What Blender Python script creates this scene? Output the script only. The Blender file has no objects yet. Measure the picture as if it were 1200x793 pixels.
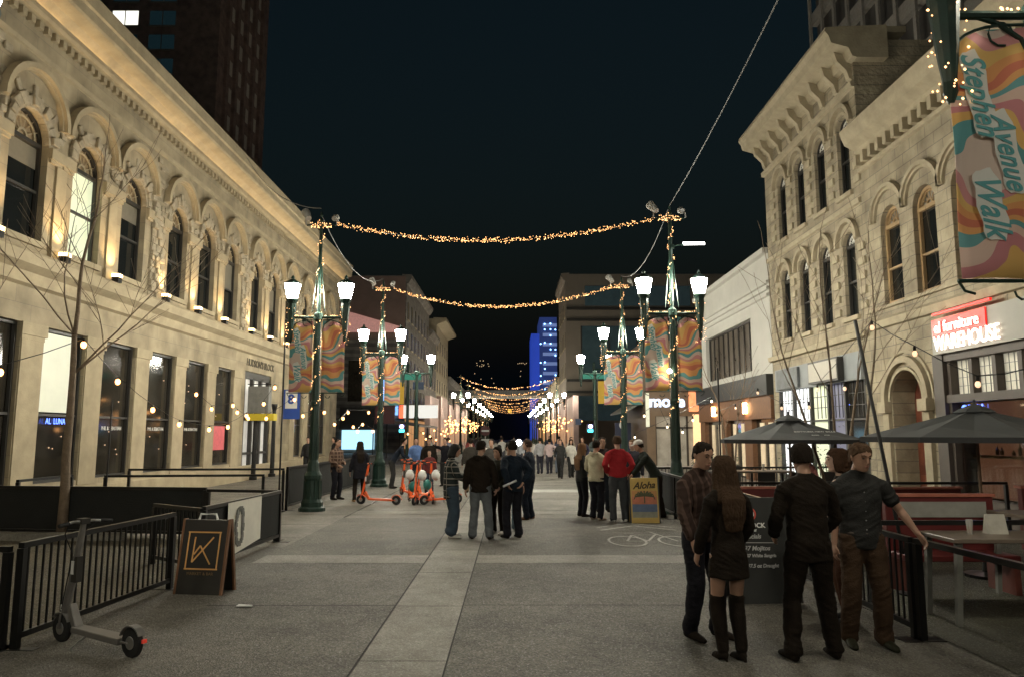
SKY=.05; EXPO=0.38
import bpy, bmesh, math, random
from mathutils import Vector, Matrix, noise
random.seed(7)
R=math.radians; PI=math.pi
scene=bpy.context.scene; COL=scene.collection
# ------------------------------------------------------------------ materials
MATS={}
def mat(name,col,rough=.7,metal=0,var=.25,scale=6,bump=0,bscale=40,emit=None,es=1.0,spec=.5,sample=True,trans=0,alpha=1):
    if name in MATS: return MATS[name]
    m=bpy.data.materials.new(name); m.use_nodes=True; n=m.node_tree.nodes; l=m.node_tree.links
    b=n['Principled BSDF']; b.inputs['Roughness'].default_value=rough; b.inputs['Metallic'].default_value=metal
    b.inputs['Specular IOR Level'].default_value=spec; b.inputs['Base Color'].default_value=(*col,1)
    if trans: b.inputs['Transmission Weight'].default_value=trans
    if alpha<1: b.inputs['Alpha'].default_value=alpha
    tc=n.new('ShaderNodeTexCoord')
    if var>0:
        t=n.new('ShaderNodeTexNoise'); t.inputs['Scale'].default_value=scale; t.inputs['Detail'].default_value=6; t.inputs['Roughness'].default_value=.65
        l.new(tc.outputs['Object'],t.inputs['Vector'])
        r=n.new('ShaderNodeMapRange'); r.inputs[1].default_value=.25; r.inputs[2].default_value=.75
        r.inputs[3].default_value=1-var; r.inputs[4].default_value=1+var; l.new(t.outputs[0],r.inputs[0])
        mx=n.new('ShaderNodeVectorMath'); mx.operation='SCALE'; mx.inputs[0].default_value=col; l.new(r.outputs[0],mx.inputs['Scale'])
        l.new(mx.outputs[0],b.inputs['Base Color'])
        r2=n.new('ShaderNodeMapRange'); r2.inputs[3].default_value=max(0,rough-.1); r2.inputs[4].default_value=min(1,rough+.1); l.new(t.outputs[0],r2.inputs[0]); l.new(r2.outputs[0],b.inputs['Roughness'])
    if bump>0:
        t2=n.new('ShaderNodeTexNoise'); t2.inputs['Scale'].default_value=bscale; t2.inputs['Detail'].default_value=5
        l.new(tc.outputs['Object'],t2.inputs['Vector']); bp=n.new('ShaderNodeBump'); bp.inputs['Strength'].default_value=min(1,bump); bp.inputs['Distance'].default_value=.02
        l.new(t2.outputs[0],bp.inputs['Height']); l.new(bp.outputs[0],b.inputs['Normal'])
    if emit:
        b.inputs['Emission Color'].default_value=(*emit,1); b.inputs['Emission Strength'].default_value=es
        if not sample: m.cycles.emission_sampling='NONE'
    MATS[name]=m; return m
def plane_coords(n,l,axis):
    tc=n.new('ShaderNodeTexCoord'); s=n.new('ShaderNodeSeparateXYZ'); c=n.new('ShaderNodeCombineXYZ'); l.new(tc.outputs['Object'],s.inputs[0])
    l.new(s.outputs[{'x':0,'y':1,'z':2}[axis[0]]],c.inputs[0]); l.new(s.outputs[{'x':0,'y':1,'z':2}[axis[1]]],c.inputs[1]); return tc,c,s
def brick(name,c1,c2,mortar,bw,bh,axis='yz',msize=.012,rough=.85,bump=.4,nbump=.5,nscale=9,ndist=.03):
    if name in MATS: return MATS[name]
    m=bpy.data.materials.new(name); m.use_nodes=True; n=m.node_tree.nodes; l=m.node_tree.links; b=n['Principled BSDF']; b.inputs['Roughness'].default_value=rough
    tc,c,s=plane_coords(n,l,axis)
    br=n.new('ShaderNodeTexBrick'); br.inputs['Scale'].default_value=1; br.inputs['Brick Width'].default_value=bw; br.inputs['Row Height'].default_value=bh; br.inputs['Mortar Size'].default_value=msize
    br.inputs['Color1'].default_value=(*c1,1); br.inputs['Color2'].default_value=(*c2,1); br.inputs['Mortar'].default_value=(*mortar,1); br.inputs['Mortar Smooth'].default_value=.3
    l.new(c.outputs[0],br.inputs['Vector'])
    t=n.new('ShaderNodeTexNoise'); t.inputs['Scale'].default_value=1.3; t.inputs['Detail'].default_value=8; l.new(tc.outputs['Object'],t.inputs['Vector'])
    r=n.new('ShaderNodeMapRange'); r.inputs[1].default_value=.3; r.inputs[2].default_value=.7; r.inputs[3].default_value=.62; r.inputs[4].default_value=1.22; l.new(t.outputs[0],r.inputs[0])
    mx=n.new('ShaderNodeVectorMath'); mx.operation='SCALE'; l.new(br.outputs['Color'],mx.inputs[0]); l.new(r.outputs[0],mx.inputs['Scale']); l.new(mx.outputs[0],b.inputs['Base Color'])
    bp=n.new('ShaderNodeBump'); bp.inputs['Strength'].default_value=bump; bp.inputs['Distance'].default_value=.02; bp.invert=True; l.new(br.outputs['Fac'],bp.inputs['Height'])
    t2=n.new('ShaderNodeTexNoise'); t2.inputs['Scale'].default_value=nscale; t2.inputs['Detail'].default_value=6; l.new(tc.outputs['Object'],t2.inputs['Vector'])
    b2=n.new('ShaderNodeBump'); b2.inputs['Strength'].default_value=nbump; b2.inputs['Distance'].default_value=ndist; l.new(t2.outputs[0],b2.inputs['Height']); l.new(bp.outputs[0],b2.inputs['Normal']); l.new(b2.outputs[0],b.inputs['Normal'])
    MATS[name]=m; return m
def ground_mat(name,base,speck=.5,stain=.35,jx=0,jy=0):
    m=bpy.data.materials.new(name); m.use_nodes=True; n=m.node_tree.nodes; l=m.node_tree.links; b=n['Principled BSDF']
    tc=n.new('ShaderNodeTexCoord')
    a=n.new('ShaderNodeTexNoise'); a.inputs['Scale'].default_value=.55; a.inputs['Detail'].default_value=9; a.inputs['Roughness'].default_value=.7; l.new(tc.outputs['Object'],a.inputs['Vector'])
    r=n.new('ShaderNodeMapRange'); r.inputs[1].default_value=.3; r.inputs[2].default_value=.7; r.inputs[3].default_value=1-stain; r.inputs[4].default_value=1+stain; l.new(a.outputs[0],r.inputs[0])
    v=n.new('ShaderNodeTexVoronoi'); v.inputs['Scale'].default_value=85; l.new(tc.outputs['Object'],v.inputs['Vector'])
    sep=n.new('ShaderNodeSeparateColor'); l.new(v.outputs['Color'],sep.inputs[0])
    r2=n.new('ShaderNodeMapRange'); r2.inputs[1].default_value=.0; r2.inputs[3].default_value=1-speck; r2.inputs[4].default_value=1+speck; l.new(sep.outputs[0],r2.inputs[0])
    mu=n.new('ShaderNodeMath'); mu.operation='MULTIPLY'; l.new(r.outputs[0],mu.inputs[0]); l.new(r2.outputs[0],mu.inputs[1])
    mx=n.new('ShaderNodeVectorMath'); mx.operation='SCALE'; mx.inputs[0].default_value=base; l.new(mu.outputs[0],mx.inputs['Scale'])
    a3=n.new('ShaderNodeTexNoise'); a3.inputs['Scale'].default_value=3.3; a3.inputs['Detail'].default_value=10; a3.inputs['Roughness'].default_value=.8; l.new(tc.outputs['Object'],a3.inputs['Vector'])
    r3=n.new('ShaderNodeMapRange'); r3.inputs[1].default_value=.35; r3.inputs[2].default_value=.65; r3.inputs[3].default_value=.8; r3.inputs[4].default_value=1.2; l.new(a3.outputs[0],r3.inputs[0]); m3=n.new('ShaderNodeVectorMath'); m3.operation='SCALE'; l.new(mx.outputs[0],m3.inputs[0]); l.new(r3.outputs[0],m3.inputs['Scale'])
    # pale litter-like flecks and gum spots
    v2=n.new('ShaderNodeTexVoronoi'); v2.inputs['Scale'].default_value=3.1; l.new(tc.outputs['Object'],v2.inputs['Vector'])
    lt=n.new('ShaderNodeMath'); lt.operation='LESS_THAN'; lt.inputs[1].default_value=.045; l.new(v2.outputs['Distance'],lt.inputs[0])
    mix=n.new('ShaderNodeMix'); mix.data_type='RGBA'; mix.inputs[7].default_value=(base[0]*2,base[1]*2,base[2]*2,1)
    f=n.new('ShaderNodeMath'); f.operation='MULTIPLY'; f.inputs[1].default_value=.5; l.new(lt.outputs[0],f.inputs[0]); l.new(f.outputs[0],mix.inputs[0]); l.new(m3.outputs[0],mix.inputs[6]); l.new(mix.outputs[2],b.inputs['Base Color'])
    rr=n.new('ShaderNodeMapRange'); rr.inputs[1].default_value=.0; rr.inputs[2].default_value=.3; rr.inputs[3].default_value=.28; rr.inputs[4].default_value=.8; l.new(sep.outputs[1],rr.inputs[0]); l.new(rr.outputs[0],b.inputs['Roughness'])
    bp=n.new('ShaderNodeBump'); bp.inputs['Strength'].default_value=.8; bp.inputs['Distance'].default_value=.012; l.new(v.outputs['Distance'],bp.inputs['Height']); l.new(bp.outputs[0],b.inputs['Normal'])
    MATS[name]=m; return m
def banner_mat():
    m=bpy.data.materials.new('banner_print'); m.use_nodes=True; n=m.node_tree.nodes; l=m.node_tree.links; b=n['Principled BSDF']; b.inputs['Roughness'].default_value=.75
    tc,c,s=plane_coords(n,l,'xz')
    w=n.new('ShaderNodeTexNoise'); w.inputs['Scale'].default_value=2.1; w.inputs['Detail'].default_value=.3; l.new(tc.outputs['Object'],w.inputs['Vector'])
    sn=n.new('ShaderNodeMath'); sn.operation='SINE'; k=n.new('ShaderNodeMath'); k.operation='MULTIPLY'; k.inputs[1].default_value=8.5; l.new(s.outputs[0],k.inputs[0]); l.new(k.outputs[0],sn.inputs[0])
    s2=n.new('ShaderNodeMath'); s2.operation='MULTIPLY_ADD'; s2.inputs[1].default_value=.03; l.new(sn.outputs[0],s2.inputs[0]); l.new(s.outputs[2],s2.inputs[2])
    s3=n.new('ShaderNodeMath'); s3.operation='MULTIPLY_ADD'; s3.inputs[1].default_value=.9; l.new(w.outputs[0],s3.inputs[0]); l.new(s2.outputs[0],s3.inputs[2])
    s4=n.new('ShaderNodeMath'); s4.operation='MULTIPLY'; s4.inputs[1].default_value=1.05; l.new(s3.outputs[0],s4.inputs[0])
    fr=n.new('ShaderNodeMath'); fr.operation='FRACT'; l.new(s4.outputs[0],fr.inputs[0])
    cr=n.new('ShaderNodeValToRGB'); cr.color_ramp.interpolation='CONSTANT'; l.new(fr.outputs[0],cr.inputs[0])
    P=[(0,(.66,.2,.12)),(.1,(.78,.36,.14)),(.2,(.78,.5,.17)),(.3,(.66,.3,.3)),(.4,(.72,.58,.5)),(.5,(.13,.37,.39)),(.6,(.78,.48,.16)),(.7,(.62,.25,.27)),(.78,(.76,.55,.46)),(.87,(.15,.37,.38)),(.93,(.8,.4,.15))]
    e=cr.color_ramp.elements; e[0].position=0; e[0].color=(*P[0][1],1); e[1].position=P[1][0]; e[1].color=(*P[1][1],1)
    for p,q in P[2:]:
        x=e.new(p); x.color=(*q,1)
    l.new(cr.outputs[0],b.inputs['Base Color']); MATS['banner_print']=m; return m
def plaid(name,base,line,k=14,ax='xz',wid=.8):
    m=bpy.data.materials.new(name); m.use_nodes=True; n=m.node_tree.nodes; l=m.node_tree.links; b=n['Principled BSDF']; b.inputs['Roughness'].default_value=.9; b.inputs['Specular IOR Level'].default_value=.12
    tc=n.new('ShaderNodeTexCoord'); s=n.new('ShaderNodeSeparateXYZ'); l.new(tc.outputs['Object'],s.inputs[0]); outs=[]
    for a in ax:
        q=n.new('ShaderNodeMath'); q.operation='MULTIPLY'; q.inputs[1].default_value=k; l.new(s.outputs['xyz'.index(a)],q.inputs[0])
        f=n.new('ShaderNodeMath'); f.operation='FRACT'; l.new(q.outputs[0],f.inputs[0]); g=n.new('ShaderNodeMath'); g.operation='GREATER_THAN'; g.inputs[1].default_value=wid; l.new(f.outputs[0],g.inputs[0]); outs.append(g)
    o=outs[0]
    if len(outs)>1:
        mx=n.new('ShaderNodeMath'); mx.operation='MAXIMUM'; l.new(outs[0].outputs[0],mx.inputs[0]); l.new(outs[1].outputs[0],mx.inputs[1]); o=mx
    mi=n.new('ShaderNodeMix'); mi.data_type='RGBA'; mi.inputs[6].default_value=(*base,1); mi.inputs[7].default_value=(*line,1); l.new(o.outputs[0],mi.inputs[0]); l.new(mi.outputs[2],b.inputs['Base Color'])
    MATS[name]=m; return m
# ------------------------------------------------------------------ mesh builder
class MB:
    def __init__(s): s.v=[]; s.f=[]
    def add(s,vs,fs):
        o=len(s.v); s.v+= [Vector(v) for v in vs]; s.f+= [tuple(o+i for i in f) for f in fs]
    def hexa(s,p): s.add(p,[(0,1,2,3),(4,7,6,5),(0,4,5,1),(1,5,6,2),(2,6,7,3),(3,7,4,0)])
    def box(s,x0,x1,y0,y1,z0,z1): s.hexa([(x0,y0,z0),(x1,y0,z0),(x1,y1,z0),(x0,y1,z0),(x0,y0,z1),(x1,y0,z1),(x1,y1,z1),(x0,y1,z1)])
    def fbox(s,F,u0,u1,z0,z1,d0,d1): s.hexa([F(u0,z0,d0),F(u1,z0,d0),F(u1,z0,d1),F(u0,z0,d1),F(u0,z1,d0),F(u1,z1,d0),F(u1,z1,d1),F(u0,z1,d1)])
    def prof(s,F,u0,u1,pts):
        n=len(pts); vs=[F(u0,z,d) for d,z in pts]+[F(u1,z,d) for d,z in pts]
        s.add(vs,[(i,(i+1)%n,n+(i+1)%n,n+i) for i in range(n)]+[tuple(range(n)),tuple(range(2*n-1,n-1,-1))])
    def arc(s,F,uc,zc,r0,r1,d0,d1,a0=0,a1=PI,n=14,st=1.0):
        for i in range(n):
            a=a0+(a1-a0)*i/n; b=a0+(a1-a0)*(i+1)/n
            q=lambda r,t,d: F(uc+r*math.cos(t),zc+r*math.sin(t)*st,d)
            s.hexa([q(r0,a,d0),q(r1,a,d0),q(r1,b,d0),q(r0,b,d0),q(r0,a,d1),q(r1,a,d1),q(r1,b,d1),q(r0,b,d1)])
    def tube(s,pts,r,n=6,cap=True):
        pts=[Vector(p) for p in pts]; 
        if not hasattr(r,'__len__'): r=[r]*len(pts)
        rings=[]; ref=None
        for i,p in enumerate(pts):
            t=(pts[min(i+1,len(pts)-1)]-pts[max(i-1,0)])
            if t.length<1e-9: t=Vector((0,0,1))
            t.normalize()
            if ref is None: ref=Vector((0,0,1)) if abs(t.z)<.9 else Vector((1,0,0))
            x=t.cross(ref); 
            if x.length<1e-6: x=t.orthogonal()
            x.normalize(); y=t.cross(x); ref=-y if False else ref
            rings.append([p+(x*math.cos(2*PI*k/n)+y*math.sin(2*PI*k/n))*r[i] for k in range(n)])
        vs=[v for g in rings for v in g]; fs=[]
        for i in range(len(pts)-1):
            for k in range(n): fs.append((i*n+k,i*n+(k+1)%n,(i+1)*n+(k+1)%n,(i+1)*n+k))
        if cap: fs+=[tuple(range(n)),tuple(range((len(pts)-1)*n,len(pts)*n))]
        s.add(vs,fs)
    def lathe(s,prof,c=(0,0,0),n=16):
        vs=[];fs=[]
        for r,z in prof:
            for k in range(n): a=2*PI*k/n; vs.append((c[0]+r*math.cos(a),c[1]+r*math.sin(a),c[2]+z))
        m=len(prof)
        for i in range(m-1):
            for k in range(n): fs.append((i*n+k,i*n+(k+1)%n,(i+1)*n+(k+1)%n,(i+1)*n+k))
        fs+=[tuple(range(n)),tuple(range((m-1)*n,m*n))]; s.add(vs,fs)
    def octa(s,p,r):
        p=Vector(p); s.add([p+Vector(q)*r for q in ((1,0,0),(-1,0,0),(0,1,0),(0,-1,0),(0,0,1),(0,0,-1))],[(0,2,4),(2,1,4),(1,3,4),(3,0,4),(2,0,5),(1,2,5),(3,1,5),(0,3,5)])
    def ball(s,p,rx,ry=None,rz=None,n=10,m=7):
        ry=ry or rx; rz=rz or rx; vs=[];fs=[]
        for i in range(1,m):
            t=PI*i/m
            for k in range(n): a=2*PI*k/n; vs.append((p[0]+rx*math.sin(t)*math.cos(a),p[1]+ry*math.sin(t)*math.sin(a),p[2]+rz*math.cos(t)))
        for i in range(m-2):
            for k in range(n): fs.append((i*n+k,i*n+(k+1)%n,(i+1)*n+(k+1)%n,(i+1)*n+k))
        vs+=[(p[0],p[1],p[2]+rz),(p[0],p[1],p[2]-rz)]; T=len(vs)-2
        for k in range(n): fs+=[(k,(k+1)%n,T),((m-2)*n+k,(m-2)*n+(k+1)%n,T+1)]
        s.add(vs,fs)
    def disc_wheel(s,c,r,w,ax=(1,0,0),n=20,ri=0):
        c=Vector(c); ax=Vector(ax).normalized(); u=ax.orthogonal().normalized(); v=ax.cross(u); vs=[]
        pr=[(-w/2,r*.86),(-w*.3,r),(w*.3,r),(w/2,r*.86),(w/2,ri),(-w/2,ri)] if ri else [(-w/2,.001),(-w/2,r*.9),(-w*.3,r),(w*.3,r),(w/2,r*.9),(w/2,.001)]
        for k in range(n):
            a=2*PI*k/n
            for x,q in pr: vs.append(c+ax*x+(u*math.cos(a)+v*math.sin(a))*q)
        m=len(pr); fs=[]
        for k in range(n):
            for i in range(m if ri else m-1): fs.append((k*m+i,k*m+(i+1)%m,((k+1)%n)*m+(i+1)%m,((k+1)%n)*m+i))
        s.add(vs,fs)
    def build(s,name,m,parent=None,smooth=False,world=False,bev=0):
        off=Vector((0,0,0))
        if world and parent:
            r=parent
            while r: off+=r.location; r=r.parent
        me=bpy.data.meshes.new(name); me.from_pydata([tuple(v-off) for v in s.v],[],s.f)
        bm=bmesh.new(); bm.from_mesh(me); bmesh.ops.recalc_face_normals(bm,faces=bm.faces)
        if bev: bmesh.ops.bevel(bm,geom=list(bm.edges),offset=bev,segments=1,affect='EDGES',profile=.5)
        bm.to_mesh(me); bm.free()
        if smooth:
            for p in me.polygons: p.use_smooth=True
        if m: me.materials.append(m)
        o=bpy.data.objects.new(name,me); COL.objects.link(o); o.parent=parent; return o
def tag(o,label=None,cat=None,group=None,kind=None):
    if label: o['label']=label
    if cat: o['category']=cat
    if group: o['group']=group
    if kind: o['kind']=kind
    return o
def empty(name,loc=(0,0,0),rz=0,label=None,cat=None,group=None,kind=None):
    o=bpy.data.objects.new(name,None); o.empty_display_size=.2; o.location=loc; o.rotation_euler=(0,0,rz); COL.objects.link(o); return tag(o,label,cat,group,kind)
def copy_tree(o,parent=None):
    c=o.copy(); COL.objects.link(c); c.parent=parent
    for ch in list(o.children): copy_tree(ch,c)
    return c
def place(o,loc,rz,label,group=None):
    o.location=loc; o.rotation_euler=(0,0,rz); o['label']=label
    if group: o['group']=group
    return o
def text(name,s,size,m,parent,loc,ax,up,extrude=.004,shear=0,offset=0,align='CENTER',world=True,sx=1,sp=1):
    cu=bpy.data.curves.new(name,'FONT'); cu.body=s; cu.size=size; cu.extrude=extrude; cu.shear=shear; cu.offset=offset; cu.align_x=align; cu.align_y='CENTER'; cu.space_character=sp; cu.resolution_u=4
    t=bpy.data.objects.new(name,cu); COL.objects.link(t); dg=bpy.context.evaluated_depsgraph_get(); dg.update()
    me=bpy.data.meshes.new_from_object(t.evaluated_get(dg)); bpy.data.objects.remove(t); me.name=name
    x=Vector(ax).normalized(); y=Vector(up).normalized(); z=x.cross(y); off=Vector((0,0,0))
    if world and parent:
        r=parent
        while r: off+=r.location; r=r.parent
    M=Matrix(((x.x*sx,y.x,z.x,loc[0]-off.x),(x.y*sx,y.y,z.y,loc[1]-off.y),(x.z*sx,y.z,z.z,loc[2]-off.z),(0,0,0,1))); me.transform(M)
    me.materials.clear(); me.materials.append(m); o=bpy.data.objects.new(name,me); COL.objects.link(o); o.parent=parent; return o
# camera ray helpers (used only to read positions off the street plan)
th=math.atan(111.5/867); CT,ST=math.cos(th),math.sin(th)
def ray(px,py): a=(px-600)/867; b=(396.5-py)/867; return Vector((a,CT-b*ST,ST+b*CT))
def AY(px,py,Y): d=ray(px,py); return Vector((0,0,1.9))+d*(Y/d.y)
def GR(px,py,z=0): d=ray(px,py); return Vector((0,0,1.9))+d*((z-1.9)/d.z)
# ------------------------------------------------------------------ palette
lime=brick('pale_limestone',(.39,.325,.215),(.335,.28,.19),(.27,.23,.17),1.1,.48,'yz',.008,nbump=.25,nscale=14,ndist=.012)
limeplain=mat('smooth_limestone',(.39,.325,.215),.85,var=.22,scale=2,bump=.25,bscale=25)
rough=mat('rough_stone',(.36,.31,.225),.9,var=.3,scale=5,bump=1,bscale=8)
sand=brick('sandstone_blocks',(.38,.325,.225),(.31,.265,.19),(.2,.175,.135),.7,.3,'yz',.012,nbump=.9,nscale=7,ndist=.05)
sandplain=mat('sandstone_trim',(.39,.335,.235),.88,var=.22,scale=2.5,bump=.5,bscale=14)
greystone=brick('grey_stone',(.22,.205,.18),(.19,.175,.155),(.13,.12,.11),.8,.35,'yz',.012)
redbrick=brick('dark_brick',(.26,.17,.14),(.22,.145,.12),(.24,.2,.17),.24,.08,'xz',.008,bump=.2)
redbrick2=brick('dark_brick_side',(.26,.17,.14),(.22,.145,.12),(.24,.2,.17),.24,.08,'yz',.008,bump=.2)
glass=mat('dark_window_glass',(.012,.014,.014),.06,var=0,spec=.8)
glassin=mat('shop_window_glass',(.03,.026,.02),.08,var=.6,scale=1.5,spec=.8)
frame=mat('dark_frame',(.03,.028,.025),.5,var=.1)
tan=mat('tan_wood_frame',(.36,.24,.12),.6,var=.15)
green=mat('green_cast_iron',(.012,.035,.026),.42,metal=.2,var=.3,bump=.2,bscale=30)
black=mat('black_metal',(.012,.012,.012),.35,metal=.3,var=.2)
blackmesh=mat('black_mesh_fabric',(.009,.01,.009),.9,var=.6,scale=3,bump=.6,bscale=60)
steel=mat('steel',(.45,.45,.45),.35,metal=.9,var=.15)
white=mat('white_paint',(.7,.7,.68),.5,var=.08)
render_w=mat('white_render',(.43,.42,.385),.8,var=.1,scale=1,bump=.15)
wood=mat('brown_wood',(.16,.075,.035),.6,var=.35,scale=8)
redp=mat('red_paint',(.10,.014,.013),.5,var=.2)
rubber=mat('black_rubber',(.012,.012,.012),.85,var=.2)
bark=mat('bark',(.17,.125,.085),.9,var=.35,scale=9,bump=.8,bscale=30)
orange=mat('orange_paint',(.75,.11,.02),.4,var=.1)
greyp=mat('scooter_grey',(.2,.19,.18),.4,metal=.4,var=.15)
L_lamp=mat('lamp_glass',(.9,.9,.85),.4,var=0,emit=(1,.95,.79),es=290)
L_far=mat('far_lamp_glass',(.9,.9,.85),.4,var=0,emit=(1,.93,.74),es=150)
L_near=mat('near_lamp_glass',(.9,.9,.85),.4,var=0,emit=(1,.93,.75),es=140)
L_fairy=mat('fairy_bulb',(.9,.6,.3),.4,var=0,emit=(1,.5,.2),es=3.2,sample=False)
L_fairy2=mat('garland_bulb',(.9,.6,.3),.4,var=0,emit=(1,.48,.17),es=3.2,sample=False)
L_cafe=mat('cafe_bulb',(.9,.6,.3),.4,var=0,emit=(1,.44,.14),es=5.5,sample=False)
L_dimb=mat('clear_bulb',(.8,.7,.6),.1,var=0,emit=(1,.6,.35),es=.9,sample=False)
L_up=mat('uplight_lens',(.9,.8,.5),.4,var=0,emit=(1,.70,.33),es=5,sample=False)
L_cove=mat('cove_light',(.9,.8,.5),.4,var=0,emit=(1,.68,.34),es=9)
L_win=mat('lit_window',(.5,.5,.4),.4,var=.15,scale=1,emit=(.78,.85,.55),es=.55)
L_winw=mat('bright_shop_interior',(.6,.6,.6),.5,var=.3,scale=2,emit=(.85,.88,.9),es=1.1)
L_warm=mat('warm_shop_interior',(.3,.18,.1),.5,var=.9,scale=.6,emit=(1,.5,.2),es=.3)
L_wallo=mat('warm_sconce',(.8,.5,.3),.5,var=0,emit=(1,.5,.2),es=25)
L_red=mat('red_neon',(.4,.008,.006),.4,var=0,emit=(1,.02,.012),es=.85)
L_white=mat('sign_white_tube',(.9,.9,.85),.4,var=0,emit=(1,.8,.68),es=1.5)
L_hill=mat('hill_light',(.9,.6,.3),.4,var=0,emit=(1,.7,.4),es=.5,sample=False)
L_blue=mat('blue_neon',(.1,.2,.9),.4,var=0,emit=(.1,.2,1),es=2.5)
L_cyan=mat('screen_glow',(.3,.5,.6),.4,var=.15,emit=(.4,.72,.9),es=1.2)
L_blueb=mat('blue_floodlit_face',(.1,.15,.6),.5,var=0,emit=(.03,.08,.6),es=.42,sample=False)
L_flash=mat('white_led',(1,1,1),.4,var=0,emit=(.8,.88,1),es=90)
L_viol=mat('violet_led',(.5,.4,1),.4,var=0,emit=(.4,.4,1),es=14,sample=False)
banner=banner_mat(); cream=mat('banner_white',(.8,.79,.74),.7,var=.05); teal=mat('banner_teal',(.12,.38,.4),.7,var=.05)
gold=mat('gold_paint',(.62,.34,.12),.45,var=.1)
chalk=mat('chalk_marks',(.42,.42,.42),.9,var=.3)
foliage=mat('evergreen_leaves',(.035,.07,.03),.8,var=.4,scale=12)
def FL(u,z,d): return (-11-d,u,z)
def FR(u,z,d): return (10+d,u,z)
def FF(Y): return lambda u,z,d: (u,Y+d,z)
def FX(X,sgn): return lambda u,z,d: (X+sgn*d,u,z)
# wall strip with openings: op=(centre,width,sill,spring,arched)
def wall_strip(mb,F,u0,u1,z0,z1,ops,D=.35,n=10,st=1.0):
    ops=sorted(ops); cuts=[u0]+[(ops[i][0]+ops[i+1][0])/2 for i in range(len(ops)-1)]+[u1]
    if not ops: mb.add([F(u0,z0,0),F(u1,z0,0),F(u1,z1,0),F(u0,z1,0)],[(0,1,2,3)]); return
    for i,(c,w,zb,zs,ar) in enumerate(ops):
        a,b=cuts[i],cuts[i+1]; l,r=c-w/2,c+w/2
        q=lambda p: mb.add([F(x,z,d) for x,z,d in p],[tuple(range(len(p)))])
        q([(a,z0,0),(l,z0,0),(l,z1,0),(a,z1,0)]); q([(r,z0,0),(b,z0,0),(b,z1,0),(r,z1,0)])
        if zb>z0+1e-4: q([(l,z0,0),(r,z0,0),(r,zb,0),(l,zb,0)])
        q([(l,zb,0),(r,zb,0),(r,zb,D),(l,zb,D)])
        q([(l,zb,0),(l,zs,0),(l,zs,D),(l,zb,D)]); q([(r,zb,0),(r,zs,0),(r,zs,D),(r,zb,D)])
        if ar:
            P=[(c-w/2*math.cos(PI*k/n),zs+w/2*st*math.sin(PI*k/n)) for k in range(n+1)]
            for k in range(n):
                (x0,y0),(x1,y1)=P[k],P[k+1]; q([(x0,y0,0),(x1,y1,0),(x1,z1,0),(x0,z1,0)]); q([(x0,y0,0),(x1,y1,0),(x1,y1,D),(x0,y0,D)])
        else:
            q([(l,zs,0),(r,zs,0),(r,z1,0),(l,z1,0)]); q([(l,zs,0),(r,zs,0),(r,zs,D),(l,zs,D)])
def win_rect(F,root,c,w,zb,zt,gm,d=.3,fm=frame,fr=.07,mull=0,trans=None,arch=False,fan=None,st=1.0):
    f=MB(); f.fbox(F,c-w/2,c-w/2+fr,zb,zt,d-.08,d); f.fbox(F,c+w/2-fr,c+w/2,zb,zt,d-.08,d); f.fbox(F,c-w/2+fr,c+w/2-fr,zb,zb+fr,d-.08,d)
    if not arch: f.fbox(F,c-w/2+fr,c+w/2-fr,zt-fr,zt,d-.08,d)
    for i in range(mull): x=c-w/2+w*(i+1)/(mull+1); f.fbox(F,x-.02,x+.02,zb+fr,zt-fr*.5,d-.06,d-.003)
    for t in (trans or []): f.fbox(F,c-w/2+fr,c+w/2-fr,t-.03,t+.03,d-.07,d-.002)
    if arch:
        f.fbox(F,c-w/2+fr,c+w/2-fr,zt-.06,zt+.04,d-.09,d-.001); f.arc(F,c,zt,w/2-fr,w/2,d-.08,d,n=10,st=st)
    o=f.build('window_frame',fm,root,world=True)
    g=MB(); g.add([F(c-w/2,zb,d+.01),F(c+w/2,zb,d+.01),F(c+w/2,zt,d+.01),F(c-w/2,zt,d+.01)],[(0,1,2,3)]); g.build('pane',gm,o,world=True)
    if arch:
        h=MB(); P=[F(c+w/2*math.cos(PI*k/10),zt+w/2*st*math.sin(PI*k/10),d+.012) for k in range(11)]; h.add(P,[tuple(range(11))]); h.build('fanlight',fan[0],o,world=True)
        h=MB()
        for k in range(1,7):
            a=PI*k/7; p=lambda r,t,dd: F(c+r*math.cos(t),zt+.05+r*st*math.sin(t),dd)
            h.tube([p(.12*w,a,d-.03),p(w/2-fr,a,d-.03)],.014,4)
        h.arc(F,c,zt+.04,.1*w,.14*w,d-.05,d-.01,n=6); h.arc(F,c,zt+.04,w*.33,w*.36,d-.045,d-.01,n=8,st=st)
        h.build('fan_spokes',fan[1],o,world=True)
    return o
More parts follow.
